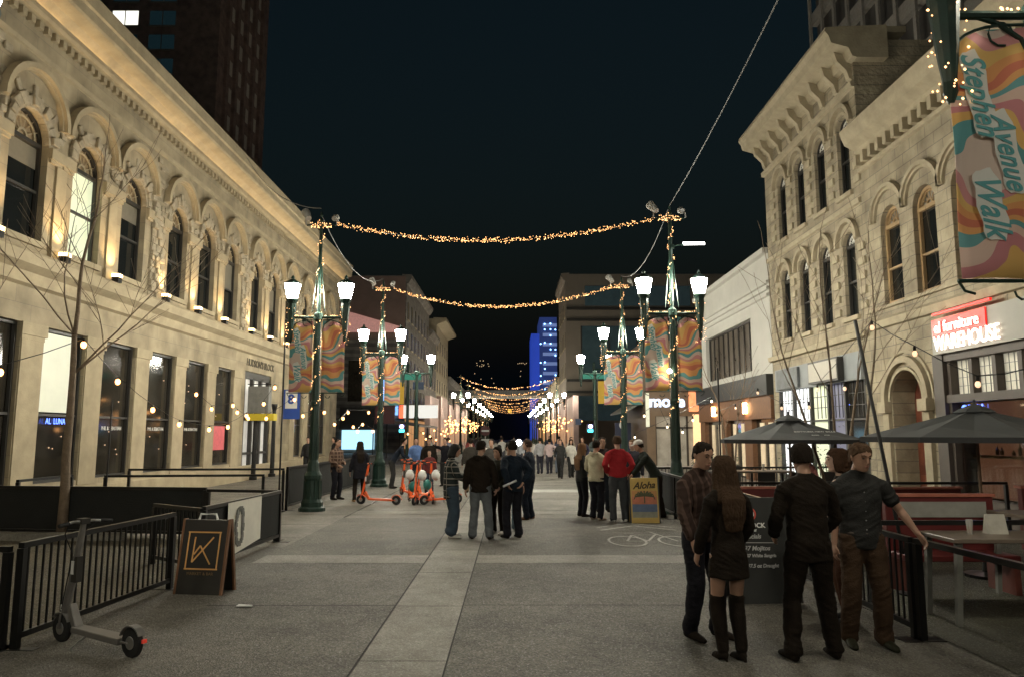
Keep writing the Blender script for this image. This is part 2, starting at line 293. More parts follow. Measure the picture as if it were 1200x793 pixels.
# ================================================================== PEOPLE
def vox(o,size,it=2):
    md=o.modifiers.new('r','REMESH'); md.mode='VOXEL'; md.voxel_size=size; md.use_smooth_shade=True
    sm=o.modifiers.new('s','SMOOTH'); sm.factor=.5; sm.iterations=it
    dg=bpy.context.evaluated_depsgraph_get(); dg.update(); me=bpy.data.meshes.new_from_object(o.evaluated_get(dg)); o.modifiers.clear(); old=o.data; mats=list(old.materials); o.data=me
    me.materials.clear()
    for m in mats: me.materials.append(m)
    bpy.data.meshes.remove(old)
def displace(me,fn):
    n=len(me.vertices); co=[0.0]*(3*n); me.vertices.foreach_get('co',co); nr=[x for v in me.vertex_normals for x in v.vector]
    for i in range(n):
        a=fn(co[3*i],co[3*i+1],co[3*i+2])
        for j in range(3): co[3*i+j]+=nr[3*i+j]*a
    me.vertices.foreach_set('co',co); me.update()
def loft(mb,rings,n=14,xref=Vector((1,0,0)),flat=False):
    """rings: (centre, rx, ry); sections follow the chain, or stay level when flat"""
    pts=[Vector(r[0]) for r in rings]; vs=[]; m=len(pts)
    def fr_(i):
        if flat: return Vector((1,0,0)),Vector((0,1,0)),Vector((0,0,1))
        t=(pts[min(i+1,m-1)]-pts[max(i-1,0)]).normalized(); y=t.cross(xref)
        if y.length<.05: y=t.cross(Vector((0,1,0)))
        y.normalize(); x=y.cross(t).normalized(); return x,y,t
    seq=[]
    x,y,t=fr_(0); s=-1 if (pts[1]-pts[0]).dot(t)>0 else 1
    cf,cr_=(.1,.93) if flat else (.6,.5); seq.append((pts[0]+t*s*min(rings[0][1],rings[0][2])*cf,rings[0][1]*cr_,rings[0][2]*cr_,x,y))
    for i in range(m): x,y,t=fr_(i); seq.append((pts[i],rings[i][1],rings[i][2],x,y))
    x,y,t=fr_(m-1); s=1 if (pts[-1]-pts[-2]).dot(t)>0 else -1
    seq.append((pts[-1]+t*s*min(rings[-1][1],rings[-1][2])*cf,rings[-1][1]*cr_,rings[-1][2]*cr_,x,y))
    for c,a,b,x,y in seq:
        for k in range(n): q=2*PI*k/n; vs.append(c+x*a*math.cos(q)+y*b*math.sin(q))
    fs=[tuple(range(n)),tuple(range((len(seq)-1)*n,len(seq)*n))]
    for i in range(len(seq)-1):
        for k in range(n): fs.append((i*n+k,i*n+(k+1)%n,(i+1)*n+(k+1)%n,(i+1)*n+k))
    mb.add(vs,fs)
def ik(S,T,a,b,pole):
    S,T=Vector(S),Vector(T); d=T-S; L=min(d.length,(a+b)*.998); d.normalize(); T=S+d*L
    x=(a*a-b*b+L*L)/(2*L); h=math.sqrt(max(0,a*a-x*x)); p=Vector(pole); p=(p-d*p.dot(d)); p=p.normalized() if p.length>1e-4 else d.orthogonal().normalized()
    return S+d*x+p*h,T
SK={'light':(.42,.25,.18),'mid':(.33,.19,.13),'pale':(.5,.33,.26)}
def cloth(c,r=.9): 
    nm='cloth_%02d_%02d_%02d'%tuple(int(round(x*99)) for x in c); 
    return mat(nm,c,r,var=.3,scale=5,bump=.35,bscale=70,spec=.12)
def person(label,loc,rz,H=1.75,skin='light',top=(.02,.02,.02),topm=None,legs=(.02,.02,.03),shoes=(.01,.01,.01),hair='short',hairc=(.015,.011,.008),
           LH=None,RH=None,Lf=(-.11,.02),Rf=(.11,-.02),lean=(0,0),hyaw=0,hpitch=0,sleeve='long',bulk=1.0,tl=.86,style='trousers',wide=1.0,hood=False,det=2,fem=False,group=None,cap=None,legbend=.03,collar=False,hands=True,fing=None):
    k=H/1.75; o=empty('person',loc,rz); o.scale=(k,k,k); tag(o,label,'person',None,None)
    if group: o['group']=group
    vs_={2:.0075,1:.014,0:.026}[det]; 
    lx,ly=lean
    hip=Vector((0,0,.93)); lerp=lambda z: Vector((lx*max(0,(z-.93)/.55),ly*max(0,(z-.93)/.55),0))
    sw=(.155 if fem else .18); hw=(.158 if fem else .155)
    def at(x,y,z): return Vector((x,y,z))+lerp(z)
    sh=[at(-sw,-.01,1.395),at(sw,-.01,1.395)]
    hnd=[Vector(LH) if LH else at(-.27,.06,.86),Vector(RH) if RH else at(.27,.06,.86)]
    feet=[Vector((Lf[0],Lf[1],.085)),Vector((Rf[0],Rf[1],.085))]
    arm=[]
    for i in (0,1):
        s=-1 if i==0 else 1
        e,wr=ik(sh[i],hnd[i],.285,.25,(s*.55,-.8,-.35)); arm.append((sh[i],e,wr))
    leg=[]
    for i in (0,1):
        s=-1 if i==0 else 1; hj=Vector((s*.088,0,.9)); kn,an=ik(hj,feet[i],.42,.405,(s*.1,1,0)); an=feet[i]; leg.append((hj,kn,an))
    hb=at(0,-.005,1.46); HM=Matrix.Translation(at(0,.012,1.50))@Matrix.Rotation(R(hyaw),4,'Z')@Matrix.Rotation(R(-hpitch),4,'X'); hd=lambda x,y,z: HM@Vector((x,y+.025,z+.128))
    def headrings(mb,g=0,hair_=False):
        prof_=[(-.108,.03,.034,.052),(-.092,.05,.058,.03),(-.06,.061,.078,.014),(-.02,.069,.09,.003),(.02,.074,.096,-.003),(.055,.077,.1,-.006),(.085,.07,.092,-.009),(.105,.05,.068,-.01),(.116,.026,.036,-.01)]
        rot=HM.to_3x3(); vs=[];n=18
        seq=[(-.112,.012,.015,.052)]+prof_+[(.119,.008,.01,-.01)]
        for z,a,b,y in seq:
            for q in range(n): t=2*PI*q/n; vs.append(hd((a+g)*math.cos(t),y+(b+g)*math.sin(t),z+(g if z>.05 else 0)))
        m_=len(seq); fs=[tuple(range(n)),tuple(range((m_-1)*n,m_*n))]
        for i in range(m_-1):
            for q in range(n): fs.append((i*n+q,i*n+(q+1)%n,(i+1)*n+(q+1)%n,(i+1)*n+q))
        mb.add(vs,fs)
    # ---- body
    B=MB(); headrings(B)
    loft(B,[(hb,.062,.06),(at(0,.0,1.50),.053,.055),(HM@Vector((0,.005,.045)),.051,.055)])
    if det>0:
        loft(B,[(hd(0,.09,.028),.008,.008),(hd(0,.105,.0),.011,.011),(hd(0,.117,-.02),.014,.010),(hd(0,.106,-.032),.013,.008)],8)
        loft(B,[(hd(-.022,.087,-.055),.008,.008),(hd(0,.094,-.053),.011,.012),(hd(.022,.087,-.055),.008,.008)],8)
        loft(B,[(hd(-.045,.084,.038),.009,.009),(hd(0,.094,.036),.010,.010),(hd(.045,.084,.038),.009,.009)],8)
        loft(B,[(hd(0,.072,-.095),.02,.018),(hd(0,.074,-.085),.02,.018)],8)
        for s in (-1,1): loft(B,[(hd(s*.074,-.008,-.03),.007,.013),(hd(s*.082,-.012,.0),.008,.02),(hd(s*.083,-.016,.022),.007,.016)],8)
    for s,c in ((-1,0),(1,1)):
        S_,E_,W_=arm[c]; sk_=.8 if sleeve=='long' else 1; loft(B,[(S_,.044*sk_,.046*sk_),(S_.lerp(E_,.3),.046*sk_,.046*sk_),(E_,.037*sk_,.037*sk_),(E_.lerp(W_,.3),.038,.037),(E_.lerp(W_,.75),.028,.025),(W_,.027,.021)],12)
        f=(W_-E_).normalized(); side=Vector((-s,0,0)); nrm=(side-f*side.dot(f)); nrm=nrm.normalized() if nrm.length>.1 else Vector((0,1,0)); wd=f.cross(nrm).normalized()
        if wd.y<0: wd=-wd     # thumb side forward
        loft(B,[(W_,.026,.018),(W_+f*.04,.038,.017),(W_+f*.085,.04,.015)],12,xref=wd)
        if det==2:
            for j,(off,ln) in enumerate(((.031,.072),(.0105,.08),(-.0105,.075),(-.031,.06))):
                a=W_+f*.078+wd*off; cu=.5 if fing is None else fing; b1=a+(f*.9+nrm*.35*cu).normalized()*ln*.45; b2=b1+(f*.7+nrm*1.2*cu).normalized()*ln*.32; b3=b2+(f*.3+nrm*1.5*cu).normalized()*ln*.25
                loft(B,[(a,.0095,.0095),(b1,.0088,.0088),(b2,.008,.008),(b3,.007,.007)],8)
            a=W_+f*.022+wd*.022; loft(B,[(a,.012,.012),(a+f*.032+wd*.024+nrm*.01,.0105,.0105),(a+f*.062+wd*.028+nrm*.024,.0085,.0085)],8)
        else: loft(B,[(W_+f*.08,.036,.015),(W_+f*.12+nrm*.015,.032,.014),(W_+f*.15+nrm*.04,.024,.013)],10,xref=wd)
    loft(B,[(at(0,0,.88),hw-.015,.09),(at(0,0,.98),hw-.01,.1),(at(0,0,1.1),.125,.085),(at(0,.005,1.25),.145,.098),(at(0,0,1.38),sw-.02,.09),(at(0,-.005,1.44),.1,.06)],18,flat=True)
    for hj,kn,an in leg: loft(B,[(hj,.085,.085),(hj.lerp(kn,.5),.068,.07),(kn,.052,.055),(kn.lerp(an,.3),.052,.056),(an+Vector((0,0,.05)),.034,.038),(an,.036,.042)],14); loft(B,[(an+Vector((0,-.03,-.03)),.026,.024),(an+Vector((0,.05,-.045)),.028,.018),(an+Vector((0,.11,-.055)),.024,.010)],10,xref=Vector((1,0,0)))
    bo=B.build('body',mat('skin_'+skin,SK[skin],.55,var=.12,scale=12,spec=.4),o); vox(bo,vs_)
    # ---- face
    if det>0:
        E=MB()
        for s in (-1,1): q=hd(s*.031,.089,.017); E.ball(q,.012,.008,.006,8,6)
        E.build('eyes',mat('eye_dark',(.03,.022,.018),.3,var=0),bo,smooth=True)
        E=MB(); 
        for s in (-1,1): E.tube([hd(s*.015,.101,.04),hd(s*.033,.098,.046),hd(s*.05,.086,.04)],[.004,.005,.003],5)
        E.build('eyebrows',cloth(hairc),bo)
        E=MB(); E.tube([hd(-.022,.096,-.054),hd(0,.106,-.053),hd(.022,.096,-.054)],[.002,.005,.002],6); E.build('mouth',mat('lips',(.3,.1,.08),.5,var=0),bo)
    # ---- hair
    if hair:
        Hh=MB(); n=18; g=.010 if hair=='crop' else .014
        if hair in('curly','bob','long'): g=.026
        seq=[]
        # cap shell from brow line up, lower at the back
        rows=9
        vs=[];
        low_front=.074 if hair!='crop' else .078; low_back=-.05 if hair in('short','crop') else -.11
        for i in range(rows):
            t=i/(rows-1)
            for q in range(n):
                a=2*PI*q/n; fr=max(0,math.sin(a)); wgt=fr**.35; low=low_front*wgt+low_back*(1-wgt)
                z=low+(.112-low)*math.sin(t*PI/2)
                ph=math.acos(max(-1,min(1,(z+.0)/.118))) ; rr=max(0,1-(max(z,0)/.122)**3)**.45 if z>0 else 1-.15*(z/-.1)**2
                vs.append(hd((.077+g)*rr*math.cos(a),-.006+(.1+g*(.6 if math.sin(a)>0 else 1.1))*rr*math.sin(a),z+g*.9*t))
        fs=[tuple(range(n)),tuple(range((rows-1)*n,rows*n))]
        for i in range(rows-1):
            for q in range(n): fs.append((i*n+q,i*n+(q+1)%n,(i+1)*n+(q+1)%n,(i+1)*n+q))
        Hh.add(vs,fs)
        if hair=='long':
            loft(Hh,[(hd(0,-.05,.04),.085,.06),(hd(0,-.075,-.05),.095,.055),(hd(0,-.085,-.14),.1,.045),(at(0,-.13,1.38),.115,.04),(at(0,-.13,1.25),.115,.035),(at(0,-.115,1.12),.08,.025)],16)
            for s in (-1,1): loft(Hh,[(hd(s*.075,.0,.05),.02,.035),(hd(s*.09,.0,-.05),.022,.045),(hd(s*.095,-.01,-.14),.025,.045),(at(s*.1,-.07,1.36),.03,.045)],10)
        if hair in('bob','curly'):
            loft(Hh,[(hd(0,-.05,.05),.09,.06),(hd(0,-.07,-.03),.105,.06),(hd(0,-.07,-.1),.1,.05),(hd(0,-.06,-.14),.08,.035)],16)
            for s in (-1,1): loft(Hh,[(hd(s*.07,.02,.07),.025,.045),(hd(s*.092,.01,-.02),.028,.055),(hd(s*.088,.0,-.1),.024,.045)],10)
            if hair=='curly':
                rn=random.Random(3)
                for _ in range(50):
                    a=rn.uniform(PI*.9,PI*2.1); z=rn.uniform(-.15,.11); Hh.ball(hd(.1*math.cos(a)*(1-.3*max(0,z)/.1),-.02+.11*math.sin(a),z),.024,n=7,m=5)
        if hair=='bun': Hh.ball(hd(0,-.09,.11),.045,n=10,m=7)
        if hair=='hood':
            loft(Hh,[(hd(0,-.02,.06),.09,.09),(hd(0,-.045,-.04),.1,.08),(hd(0,-.05,-.12),.11,.08)],14)
        h_=Hh.build('hair' if hair!='hood' else 'hood',cloth(hairc,.75) if hair!='hood' else cloth(top),o); vox(h_,vs_*.95)
        displace(h_.data,lambda x,y,z: .0065*noise.noise(Vector((x*95,y*95,z*26))))
    if cap:
        c=MB(); c.lathe([(.10,.0),(.103,.03),(.09,.075),(.05,.1),(.01,.105)],n=16); 
        for i,v in enumerate(c.v): c.v[i]=hd(v.x*.93,v.y*1.15-.005,v.z+.045)
        c2=MB(); c2.hexa([hd(-.07,.1,.05),hd(.07,.1,.05),hd(.055,.19,.03),hd(-.055,.19,.03),hd(-.07,.1,.06),hd(.07,.1,.06),hd(.055,.19,.04),hd(-.055,.19,.04)])
        q=c.build('cap',cloth(cap),o,smooth=True); c2.build('cap_peak',cloth(cap),q)
    # ---- legwear
    def fold(x,y,z,amp): return amp*(noise.noise(Vector((x*7,y*7,z*9)))+.55*(.5-abs(noise.noise(Vector((x*9+5+z*7,y*9,z*17+x*6))))*2))
    def finish(q,amp):
        vox(q,vs_*1.05,6 if det==2 else 3); displace(q.data,lambda x,y,z: fold(x,y,z,amp))
    if style in('trousers',):
        T=MB(); g=.014*wide+.004
        for hj,kn,an in leg:
            hem=.042*(.85+.5*(wide-1))+.012
            loft(T,[(hj+Vector((0,0,.03)),.088+g,.092+g),(hj.lerp(kn,.25),.084+g,.086+g),(hj.lerp(kn,.6),.07+g,.073+g),(kn,.056+g,.06+g),(kn.lerp(an,.35),.053+g*1.2,.058+g*1.2),(kn.lerp(an,.8),hem+.008+g*.6,hem+.012+g*.6),(an+Vector((0,-.01,-.02 if wide<1.5 else .02)),hem+.012+g*.6,hem+.02+g*.6)],16)
        loft(T,[(at(0,0,.86),hw-.02,.1),(at(0,-.005,.93),hw+.006,.115),(at(0,0,1.0),hw-.006,.108),(at(0,0,1.03),hw-.014,.103)],18,flat=True)
        finish(T.build('trousers',cloth(legs),o),.011 if wide>=1 else .004)
    if style=='dress':
        for i,(hj,kn,an) in enumerate(leg):
            T=MB(); loft(T,[(kn+(hj-kn)*.12,.069,.072),(kn,.066,.07),(kn.lerp(an,.3),.069,.075),(kn.lerp(an,.75),.056,.06),(an,.05,.056)],14); loft(T,[(an+Vector((0,-.035,-.03)),.036,.035),(an+Vector((0,.05,-.045)),.042,.034),(an+Vector((0,.13,-.06)),.036,.02)],12)
            T.box(an.x-.012,an.x+.012,an.y-.07,an.y-.04,0,.06)
            T.box(an.x-.036,an.x+.036,an.y+.02,an.y+.15,.0,.02)
            finish(T.build('boot',cloth(shoes,.6),o),.006)
    # ---- shoes
    if style!='dress':
        for i,(hj,kn,an) in enumerate(leg):
            T=MB(); s=-1 if i==0 else 1; dx=s*.02; z0=-.085
            loft(T,[(an+Vector((0,-.055,z0+.045)),.036,.038),(an+Vector((0,0,z0+.05)),.042,.045),(an+Vector((dx*.5,.08,z0+.04)),.046,.036),(an+Vector((dx,.15,z0+.03)),.042,.027),(an+Vector((dx,.19,z0+.022)),.028,.018)],12); loft(T,[(an+Vector((0,-.015,z0+.05)),.042,.05),(an+Vector((0,-.01,.01)),.042,.05)],12)
            q=T.build('shoe',cloth(shoes,.6),o); vox(q,vs_)
            for v in q.data.vertices: v.co.z=max(v.co.z,.004)
    # ---- top
    T=MB(); g=.022*bulk
    low=tl
    if style=='dress':
        loft(T,[(at(0,0,.715),.19,.14),(at(0,0,.9),.172,.13),(at(0,0,1.1),.135,.105),(at(0,0,1.25),.155,.112),(at(0,0,1.37),sw-.0,.1),(at(0,-.005,1.45),.085,.066)],18,flat=True)
    else:
        loft(T,[(at(0,.0,low),hw+g+.006,.112+g*.7),(at(0,0,low+.12),hw+g*.8,.108+g),(at(0,0,1.12),.142+g,.1+g),(at(0,.005,1.26),.158+g,.108+g),(at(0,0,1.37),sw+g*.4,.098+g*.6),(at(0,-.005,1.43),.125,.08),(at(0,-.004,1.475),.072,.066)],18,flat=True)
    for c in (0,1):
        S_,E_,W_=arm[c]; g2=.014*bulk; s=-1 if c==0 else 1
        if sleeve!='none': loft(T,[(at(s*.045,-.01,1.462),.03+g2*.6,.035+g2*.6),(at(s*.1,-.012,1.43),.042+g2*.6,.046+g2*.6),(S_+Vector((-s*.02,0,-.02)),.05+g2*.8,.054+g2*.8)],12)
        if sleeve=='long': loft(T,[(S_+Vector((0,0,-.02)),.047+g2,.052+g2),(S_.lerp(E_,.3),.05+g2,.052+g2),(E_,.043+g2,.043+g2),(E_.lerp(W_,.4),.042+g2,.041+g2),(E_.lerp(W_,.93),.031+g2,.03+g2)],14)
        elif sleeve=='short': loft(T,[(S_+Vector((0,0,-.02)),.047+g2,.052+g2),(S_.lerp(E_,.4),.052+g2,.052+g2),(S_.lerp(E_,.72),.05+g2,.05+g2)],14)
    if hood: loft(T,[(at(-.1,-.07,1.46),.04,.04),(at(0,-.11,1.44),.06,.055),(at(.1,-.07,1.46),.04,.04)],12)
    if collar: loft(T,[(at(0,-.005,1.45),.075,.07),(at(0,-.0,1.5),.066,.066)],14,flat=True)
    q=T.build('dress' if style=='dress' else ('jacket' if sleeve=='long' else 'shirt'),topm or cloth(top),o); finish(q,.010*min(1.3,bulk) if bulk>.7 else .004)
    return o
PL=plaid('brown_stripe_cloth',(.035,.022,.018),(.075,.048,.038),13,'x',.7)
PB_=plaid('black_white_plaid',(.02,.025,.025),(.22,.2,.18),9,'xz',.84)
PR=plaid('brown_plaid',(.06,.035,.025),(.16,.11,.08),10,'xz',.75)
# --- near right group
person('young man with a buzzed haircut in a brown striped jacket looking down at the woman',(1.80,7.25,0),R(212),1.83,'mid',topm=PL,legs=(.012,.012,.016),hair='crop',LH=(-.26,.10,.84),RH=(.26,.16,.9),hpitch=16,hyaw=-8,bulk=1.5,Lf=(-.13,.05),Rf=(.12,-.04),collar=True)
person('long haired woman in a black dress and thigh-high boots with her back turned',(1.86,6.55,0),R(14),1.70,'mid',top=(.010,.010,.014),hair='long',hairc=(.05,.03,.018),style='dress',shoes=(.008,.008,.009),fem=True,LH=(-.22,.14,.90),RH=(.2,.2,.95),hyaw=10,Lf=(-.07,.02),Rf=(.08,-.03))
person('man in a black suit seen from behind, feet apart, beside the chalkboard',(2.55,6.55,0),R(4),1.82,'mid',top=(.008,.009,.011),legs=(.008,.008,.009),hair='short',hairc=(.012,.009,.007),LH=(-.2,.2,.98),RH=(.2,.22,.98),Lf=(-.17,.0),Rf=(.2,.04),hyaw=-8,hpitch=8,bulk=1.25,tl=.80,collar=True)
person('curly haired woman in a low-cut black top turned left behind the man in grey',(3.42,7.8,0),R(82),1.74,'pale',top=(.012,.011,.012),legs=(.10,.05,.035),shoes=(.02,.02,.02),hair='curly',hairc=(.035,.018,.01),sleeve='none',fem=True,LH=(-.18,.2,.95),RH=(.2,.16,.92),bulk=.6,wide=.6)
gm_=person('man in a charcoal short-sleeved shirt and brown trousers resting on the fence',(3.22,7.0,0),R(176),1.82,'mid',top=(.026,.026,.025),legs=(.048,.033,.016),shoes=(.02,.02,.012),hair='short',hairc=(.07,.042,.025),sleeve='short',LH=(-.42,.16,.97),RH=(.25,.04,.84),hyaw=12,hpitch=14,Lf=(-.13,.05),Rf=(.15,.0),bulk=1.4,tl=.84,collar=True,wide=1.3)
q=MB()
for z in (1.0,1.08,1.16,1.24,1.32): q.ball((0,.135 if z<1.3 else .128,z),.007,n=6,m=5)
q.build('buttons',mat('button_grey',(.2,.2,.2),.4),gm_)
q=MB(); q.tube([(-.168,0,.965),(-.12,.09,.965),(0,.128,.965),(.12,.09,.965),(.168,0,.965)],.014,6); q.build('belt',mat('belt_leather',(.03,.018,.01),.5),gm_)
# --- centre group
person('woman in an oversized black and white plaid jacket and wide jeans holding a phone',(-1.13,14.0,0),R(-72),1.72,'light',topm=PB_,legs=(.045,.065,.09),shoes=(.5,.48,.45),hair='hood',hairc=(.01,.01,.01),LH=(-.1,.32,1.12),RH=(.12,.3,1.1),det=1,bulk=1.8,tl=.74,wide=2.2,fem=True,hpitch=15)
person('man in a black hooded jacket and grey jeans seen from behind',(-.58,13.8,0),R(-8),1.78,'mid',top=(.01,.011,.013),legs=(.11,.12,.13),shoes=(.012,.012,.012),hair='short',hood=True,LH=(-.28,.05,.88),RH=(.27,.08,.9),det=1,bulk=1.7,tl=.84,Lf=(-.14,0),Rf=(.17,.0),hyaw=-20,wide=1.3)
person('masked woman with a bun in an olive jacket and black leggings',(-.26,14.5,0),R(150),1.66,'light',top=(.05,.05,.04),legs=(.01,.01,.012),shoes=(.45,.43,.4),hair='bun',det=1,fem=True,wide=.5,LH=(-.15,.2,.95),RH=(.22,.05,.86),bulk=1.3,hpitch=5)
person('man in a dark navy jacket holding a pale tube behind his back',(.02,13.95,0),R(28),1.78,'mid',top=(.012,.018,.028),legs=(.012,.014,.02),shoes=(.015,.013,.012),hair='short',LH=(-.2,-.17,1.0),RH=(.1,-.2,1.0),det=1,bulk=1.6,tl=.84,wide=1.2)
person('person in light blue jeans half hidden behind the man in navy',(-.05,15.0,0),R(200),1.74,'light',top=(.05,.05,.055),legs=(.16,.22,.26),shoes=(.4,.38,.35),hair='short',det=1)
person('short haired man in dark clothes at the right of the centre group',(.38,16.9,0),R(70),1.78,'light',top=(.02,.025,.035),legs=(.012,.016,.025),shoes=(.12,.06,.03),hair='crop',hairc=(.06,.04,.03),det=1,LH=(-.2,.25,1.0),RH=(.2,.25,1.0),bulk=1.3)
b=MB(); b.tube([(-.16,13.60,.96),(.08,13.68,1.06)],.022,8); tag(b.build('rolled_tube',steel),'pale rolled tube held behind the back of the man in navy','tube')
# --- red group
person('long haired woman in a dark jacket at the left of the group in red',(1.62,17.5,0),R(-60),1.68,'light',top=(.025,.024,.025),legs=(.01,.012,.018),hair='long',hairc=(.16,.09,.05),det=1,fem=True,wide=.5,LH=(-.15,.22,1.0),RH=(.2,.2,1.0))
person('person in a cream hooded sweatshirt seen from behind',(1.88,16.8,0),R(-40),1.76,'light',top=(.42,.38,.27),legs=(.012,.014,.02),shoes=(.3,.22,.17),hair='short',hood=True,det=1,bulk=1.7,LH=(-.2,.25,1.02),RH=(.24,.2,.98))
person('man in a red sweatshirt with hands on his hips seen from behind',(2.32,16.45,0),R(2),1.86,'light',top=(.33,.025,.03),legs=(.055,.058,.062),shoes=(.6,.58,.55),hair='short',hairc=(.05,.03,.02),det=1,bulk=1.5,LH=(-.2,.05,1.0),RH=(.2,.05,1.0),tl=.92,wide=1.1,Lf=(-.11,0),Rf=(.14,.03))
person('man with trimmed hair facing the camera behind the red sweatshirt',(2.25,18.6,0),R(175),1.82,'light',top=(.03,.02,.02),legs=(.02,.02,.03),hair='crop',det=1)
person('person with light brown hair behind the white capped man',(3.05,18.9,0),R(150),1.75,'pale',top=(.04,.04,.05),legs=(.02,.02,.03),hair='short',hairc=(.15,.09,.05),det=1)
person('man in a white cap and dark jacket leaning forward over the poster board',(3.35,17.4,0),R(95),1.75,'light',top=(.022,.028,.025),legs=(.012,.012,.015),hair='short',cap=(.6,.58,.54),lean=(0,.34),LH=(-.2,.62,.98),RH=(.2,.6,.98),det=1,bulk=1.6,hpitch=10,Lf=(-.12,-.1),Rf=(.12,-.16),tl=.84)
# --- left by the fence
person('person in a brown plaid jacket standing by the long covered fence',(-5.15,22.0,0),R(-120),1.76,'mid',topm=PR,legs=(.012,.012,.016),shoes=(.01,.01,.01),hair='crop',det=1,LH=(-.1,.22,1.05),RH=(.15,.2,1.0),bulk=1.6,tl=.8,wide=.8)
person('person in a long dark coat, black leggings and tan ankle boots by the fence',(-4.32,21.3,0),R(20),1.68,'light',top=(.012,.014,.02),legs=(.01,.01,.012),shoes=(.32,.2,.1),hair='long',hairc=(.015,.012,.01),det=1,bulk=1.7,tl=.68,fem=True,wide=.5,Lf=(-.14,0),Rf=(.13,0))
# --- behind the scooters
G2='people behind the scooters'
B2_=[((-4.25,26.5),R(-80),(.015,.018,.02),(.03,.03,.03),'person in black bent forward over a table behind the lone scooter',dict(lean=(0,.38),LH=(-.2,.6,1.0),RH=(.2,.6,1.05))),
((-3.6,28),R(190),(.12,.2,.42),(.03,.03,.04),'person in a light blue shirt behind the scooters',{}),
((-3.0,27),R(185),(.012,.012,.013),(.02,.02,.02),'tall person in black behind the middle of the scooters',dict(bulk=1.7)),
((-2.45,27.5),R(160),(.014,.014,.016),(.02,.02,.02),'person in black with raised arm behind the scooters',dict(RH=(.3,.3,1.5))),
((-2.6,23.6),R(180),(.1,.025,.025),(.02,.03,.05),'short haired youngster in a dark red top just behind the scooters',dict(H=1.4)),
((-1.35,24.5),R(10),(.04,.035,.03),(.14,.1,.06),'person in a dark top and khaki trousers beyond the woman in plaid',{}),
((-.6,22),R(170),(.06,.055,.05),(.03,.03,.04),'person facing the camera behind the man with the hood',{}),
((-9.0,33),R(180),(.02,.02,.02),(.02,.02,.02),'dark figure by the fence below the lit menu screen',{}),
((-8.2,34.5),R(120),(.03,.03,.035),(.02,.02,.02),'second dark figure below the lit menu screen',{})]
for (x,y),rz,tc,lc,lb,kw in B2_: person(lb,(x,y,0),rz,kw.pop('H',1.76),'light',top=tc,legs=lc,det=0,**kw)
# --- far walkers
far=[((1.35,36),5,(.30,.30,.31),(.03,.03,.04),'walker in a grey shirt, left of the pair heading away',{}),((1.78,35.6),0,(.42,.33,.33),(.03,.03,.04),'walker in a pale pink shirt, right of the pair heading away',dict(shoes=(.6,.6,.6))),
((2.25,36.4),190,(.04,.05,.08),(.18,.22,.28),'walker in light jeans beside the pair heading away',{}),((2.1,32.5),175,(.03,.03,.03),(.02,.02,.02),'woman in black striding toward the camera mid street',dict(Lf=(-.05,.25),Rf=(.06,-.2),fem=True)),
((2.6,33.0),185,(.55,.53,.48),(.02,.02,.02),'woman in a long white coat walking toward the camera',dict(tl=.62,fem=True,hair='long')),((3.2,34),170,(.05,.05,.09),(.03,.03,.05),'person in navy right of the white coat',{}),
((3.0,38),200,(.3,.25,.2),(.05,.05,.06),'person in a beige top behind the white coat',{}),((.4,40),180,(.25,.26,.28),(.04,.04,.05),'person in a pale grey top beyond the tripod light',{}),((-.6,44),0,(.35,.34,.32),(.05,.05,.06),'person in a cream top left of the tripod light',{}),
((-1.8,42),10,(.03,.03,.04),(.03,.03,.04),'dark-clad person beyond the crossing band on the left',{}),((-2.6,46),180,(.2,.05,.05),(.03,.03,.04),'person in a dull red top near the crossing',{}),((-3.4,40),30,(.1,.1,.13),(.03,.03,.04),'person in slate grey near the left side of the crossing',{}),
((4.6,42),180,(.08,.1,.1),(.03,.03,.03),'person in dark green by the right traffic signal',{}),((2.9,46),0,(.04,.04,.05),(.02,.02,.02),'person in black crossing at the far right',{}),((-5.2,48),90,(.3,.3,.28),(.04,.04,.05),'person in a light top near the left traffic signal',{}),
((1.1,58),0,(.4,.38,.35),(.05,.05,.06),'far person in white in the middle of the crossing',{}),((-.9,62),180,(.05,.05,.07),(.03,.03,.04),'far dark figure left of centre in the crossing',{}),((-3.1,64),0,(.12,.1,.1),(.03,.03,.04),'far brown-clad figure by the left corner',{}),((3.0,60),180,(.1,.12,.2),(.03,.03,.04),'far blue-clad figure by the right corner',{}),((0.2,75),0,(.1,.1,.1),(.03,.03,.04),'farthest dark figure down the middle of the street',{}),
((5.5,13.9),90,(.25,.1,.09),(.03,.03,.04),'person in a rust top seated level behind the curly haired woman',dict(H=1.6))]
for (x,y),rz,tc,lc,lb,kw in far:
    st_=random.uniform(-.22,.22); kw.setdefault('Lf',(-.09,st_)); kw.setdefault('Rf',(.09,-st_)); kw.setdefault('LH',(-.25,-st_,.9)); kw.setdefault('RH',(.25,st_+.1,.92+random.choice((0,0,.2)))); person(lb,(x,y,0),R(rz),kw.pop('H',random.uniform(1.66,1.82)),'light',top=tc,legs=lc,det=0,**kw)
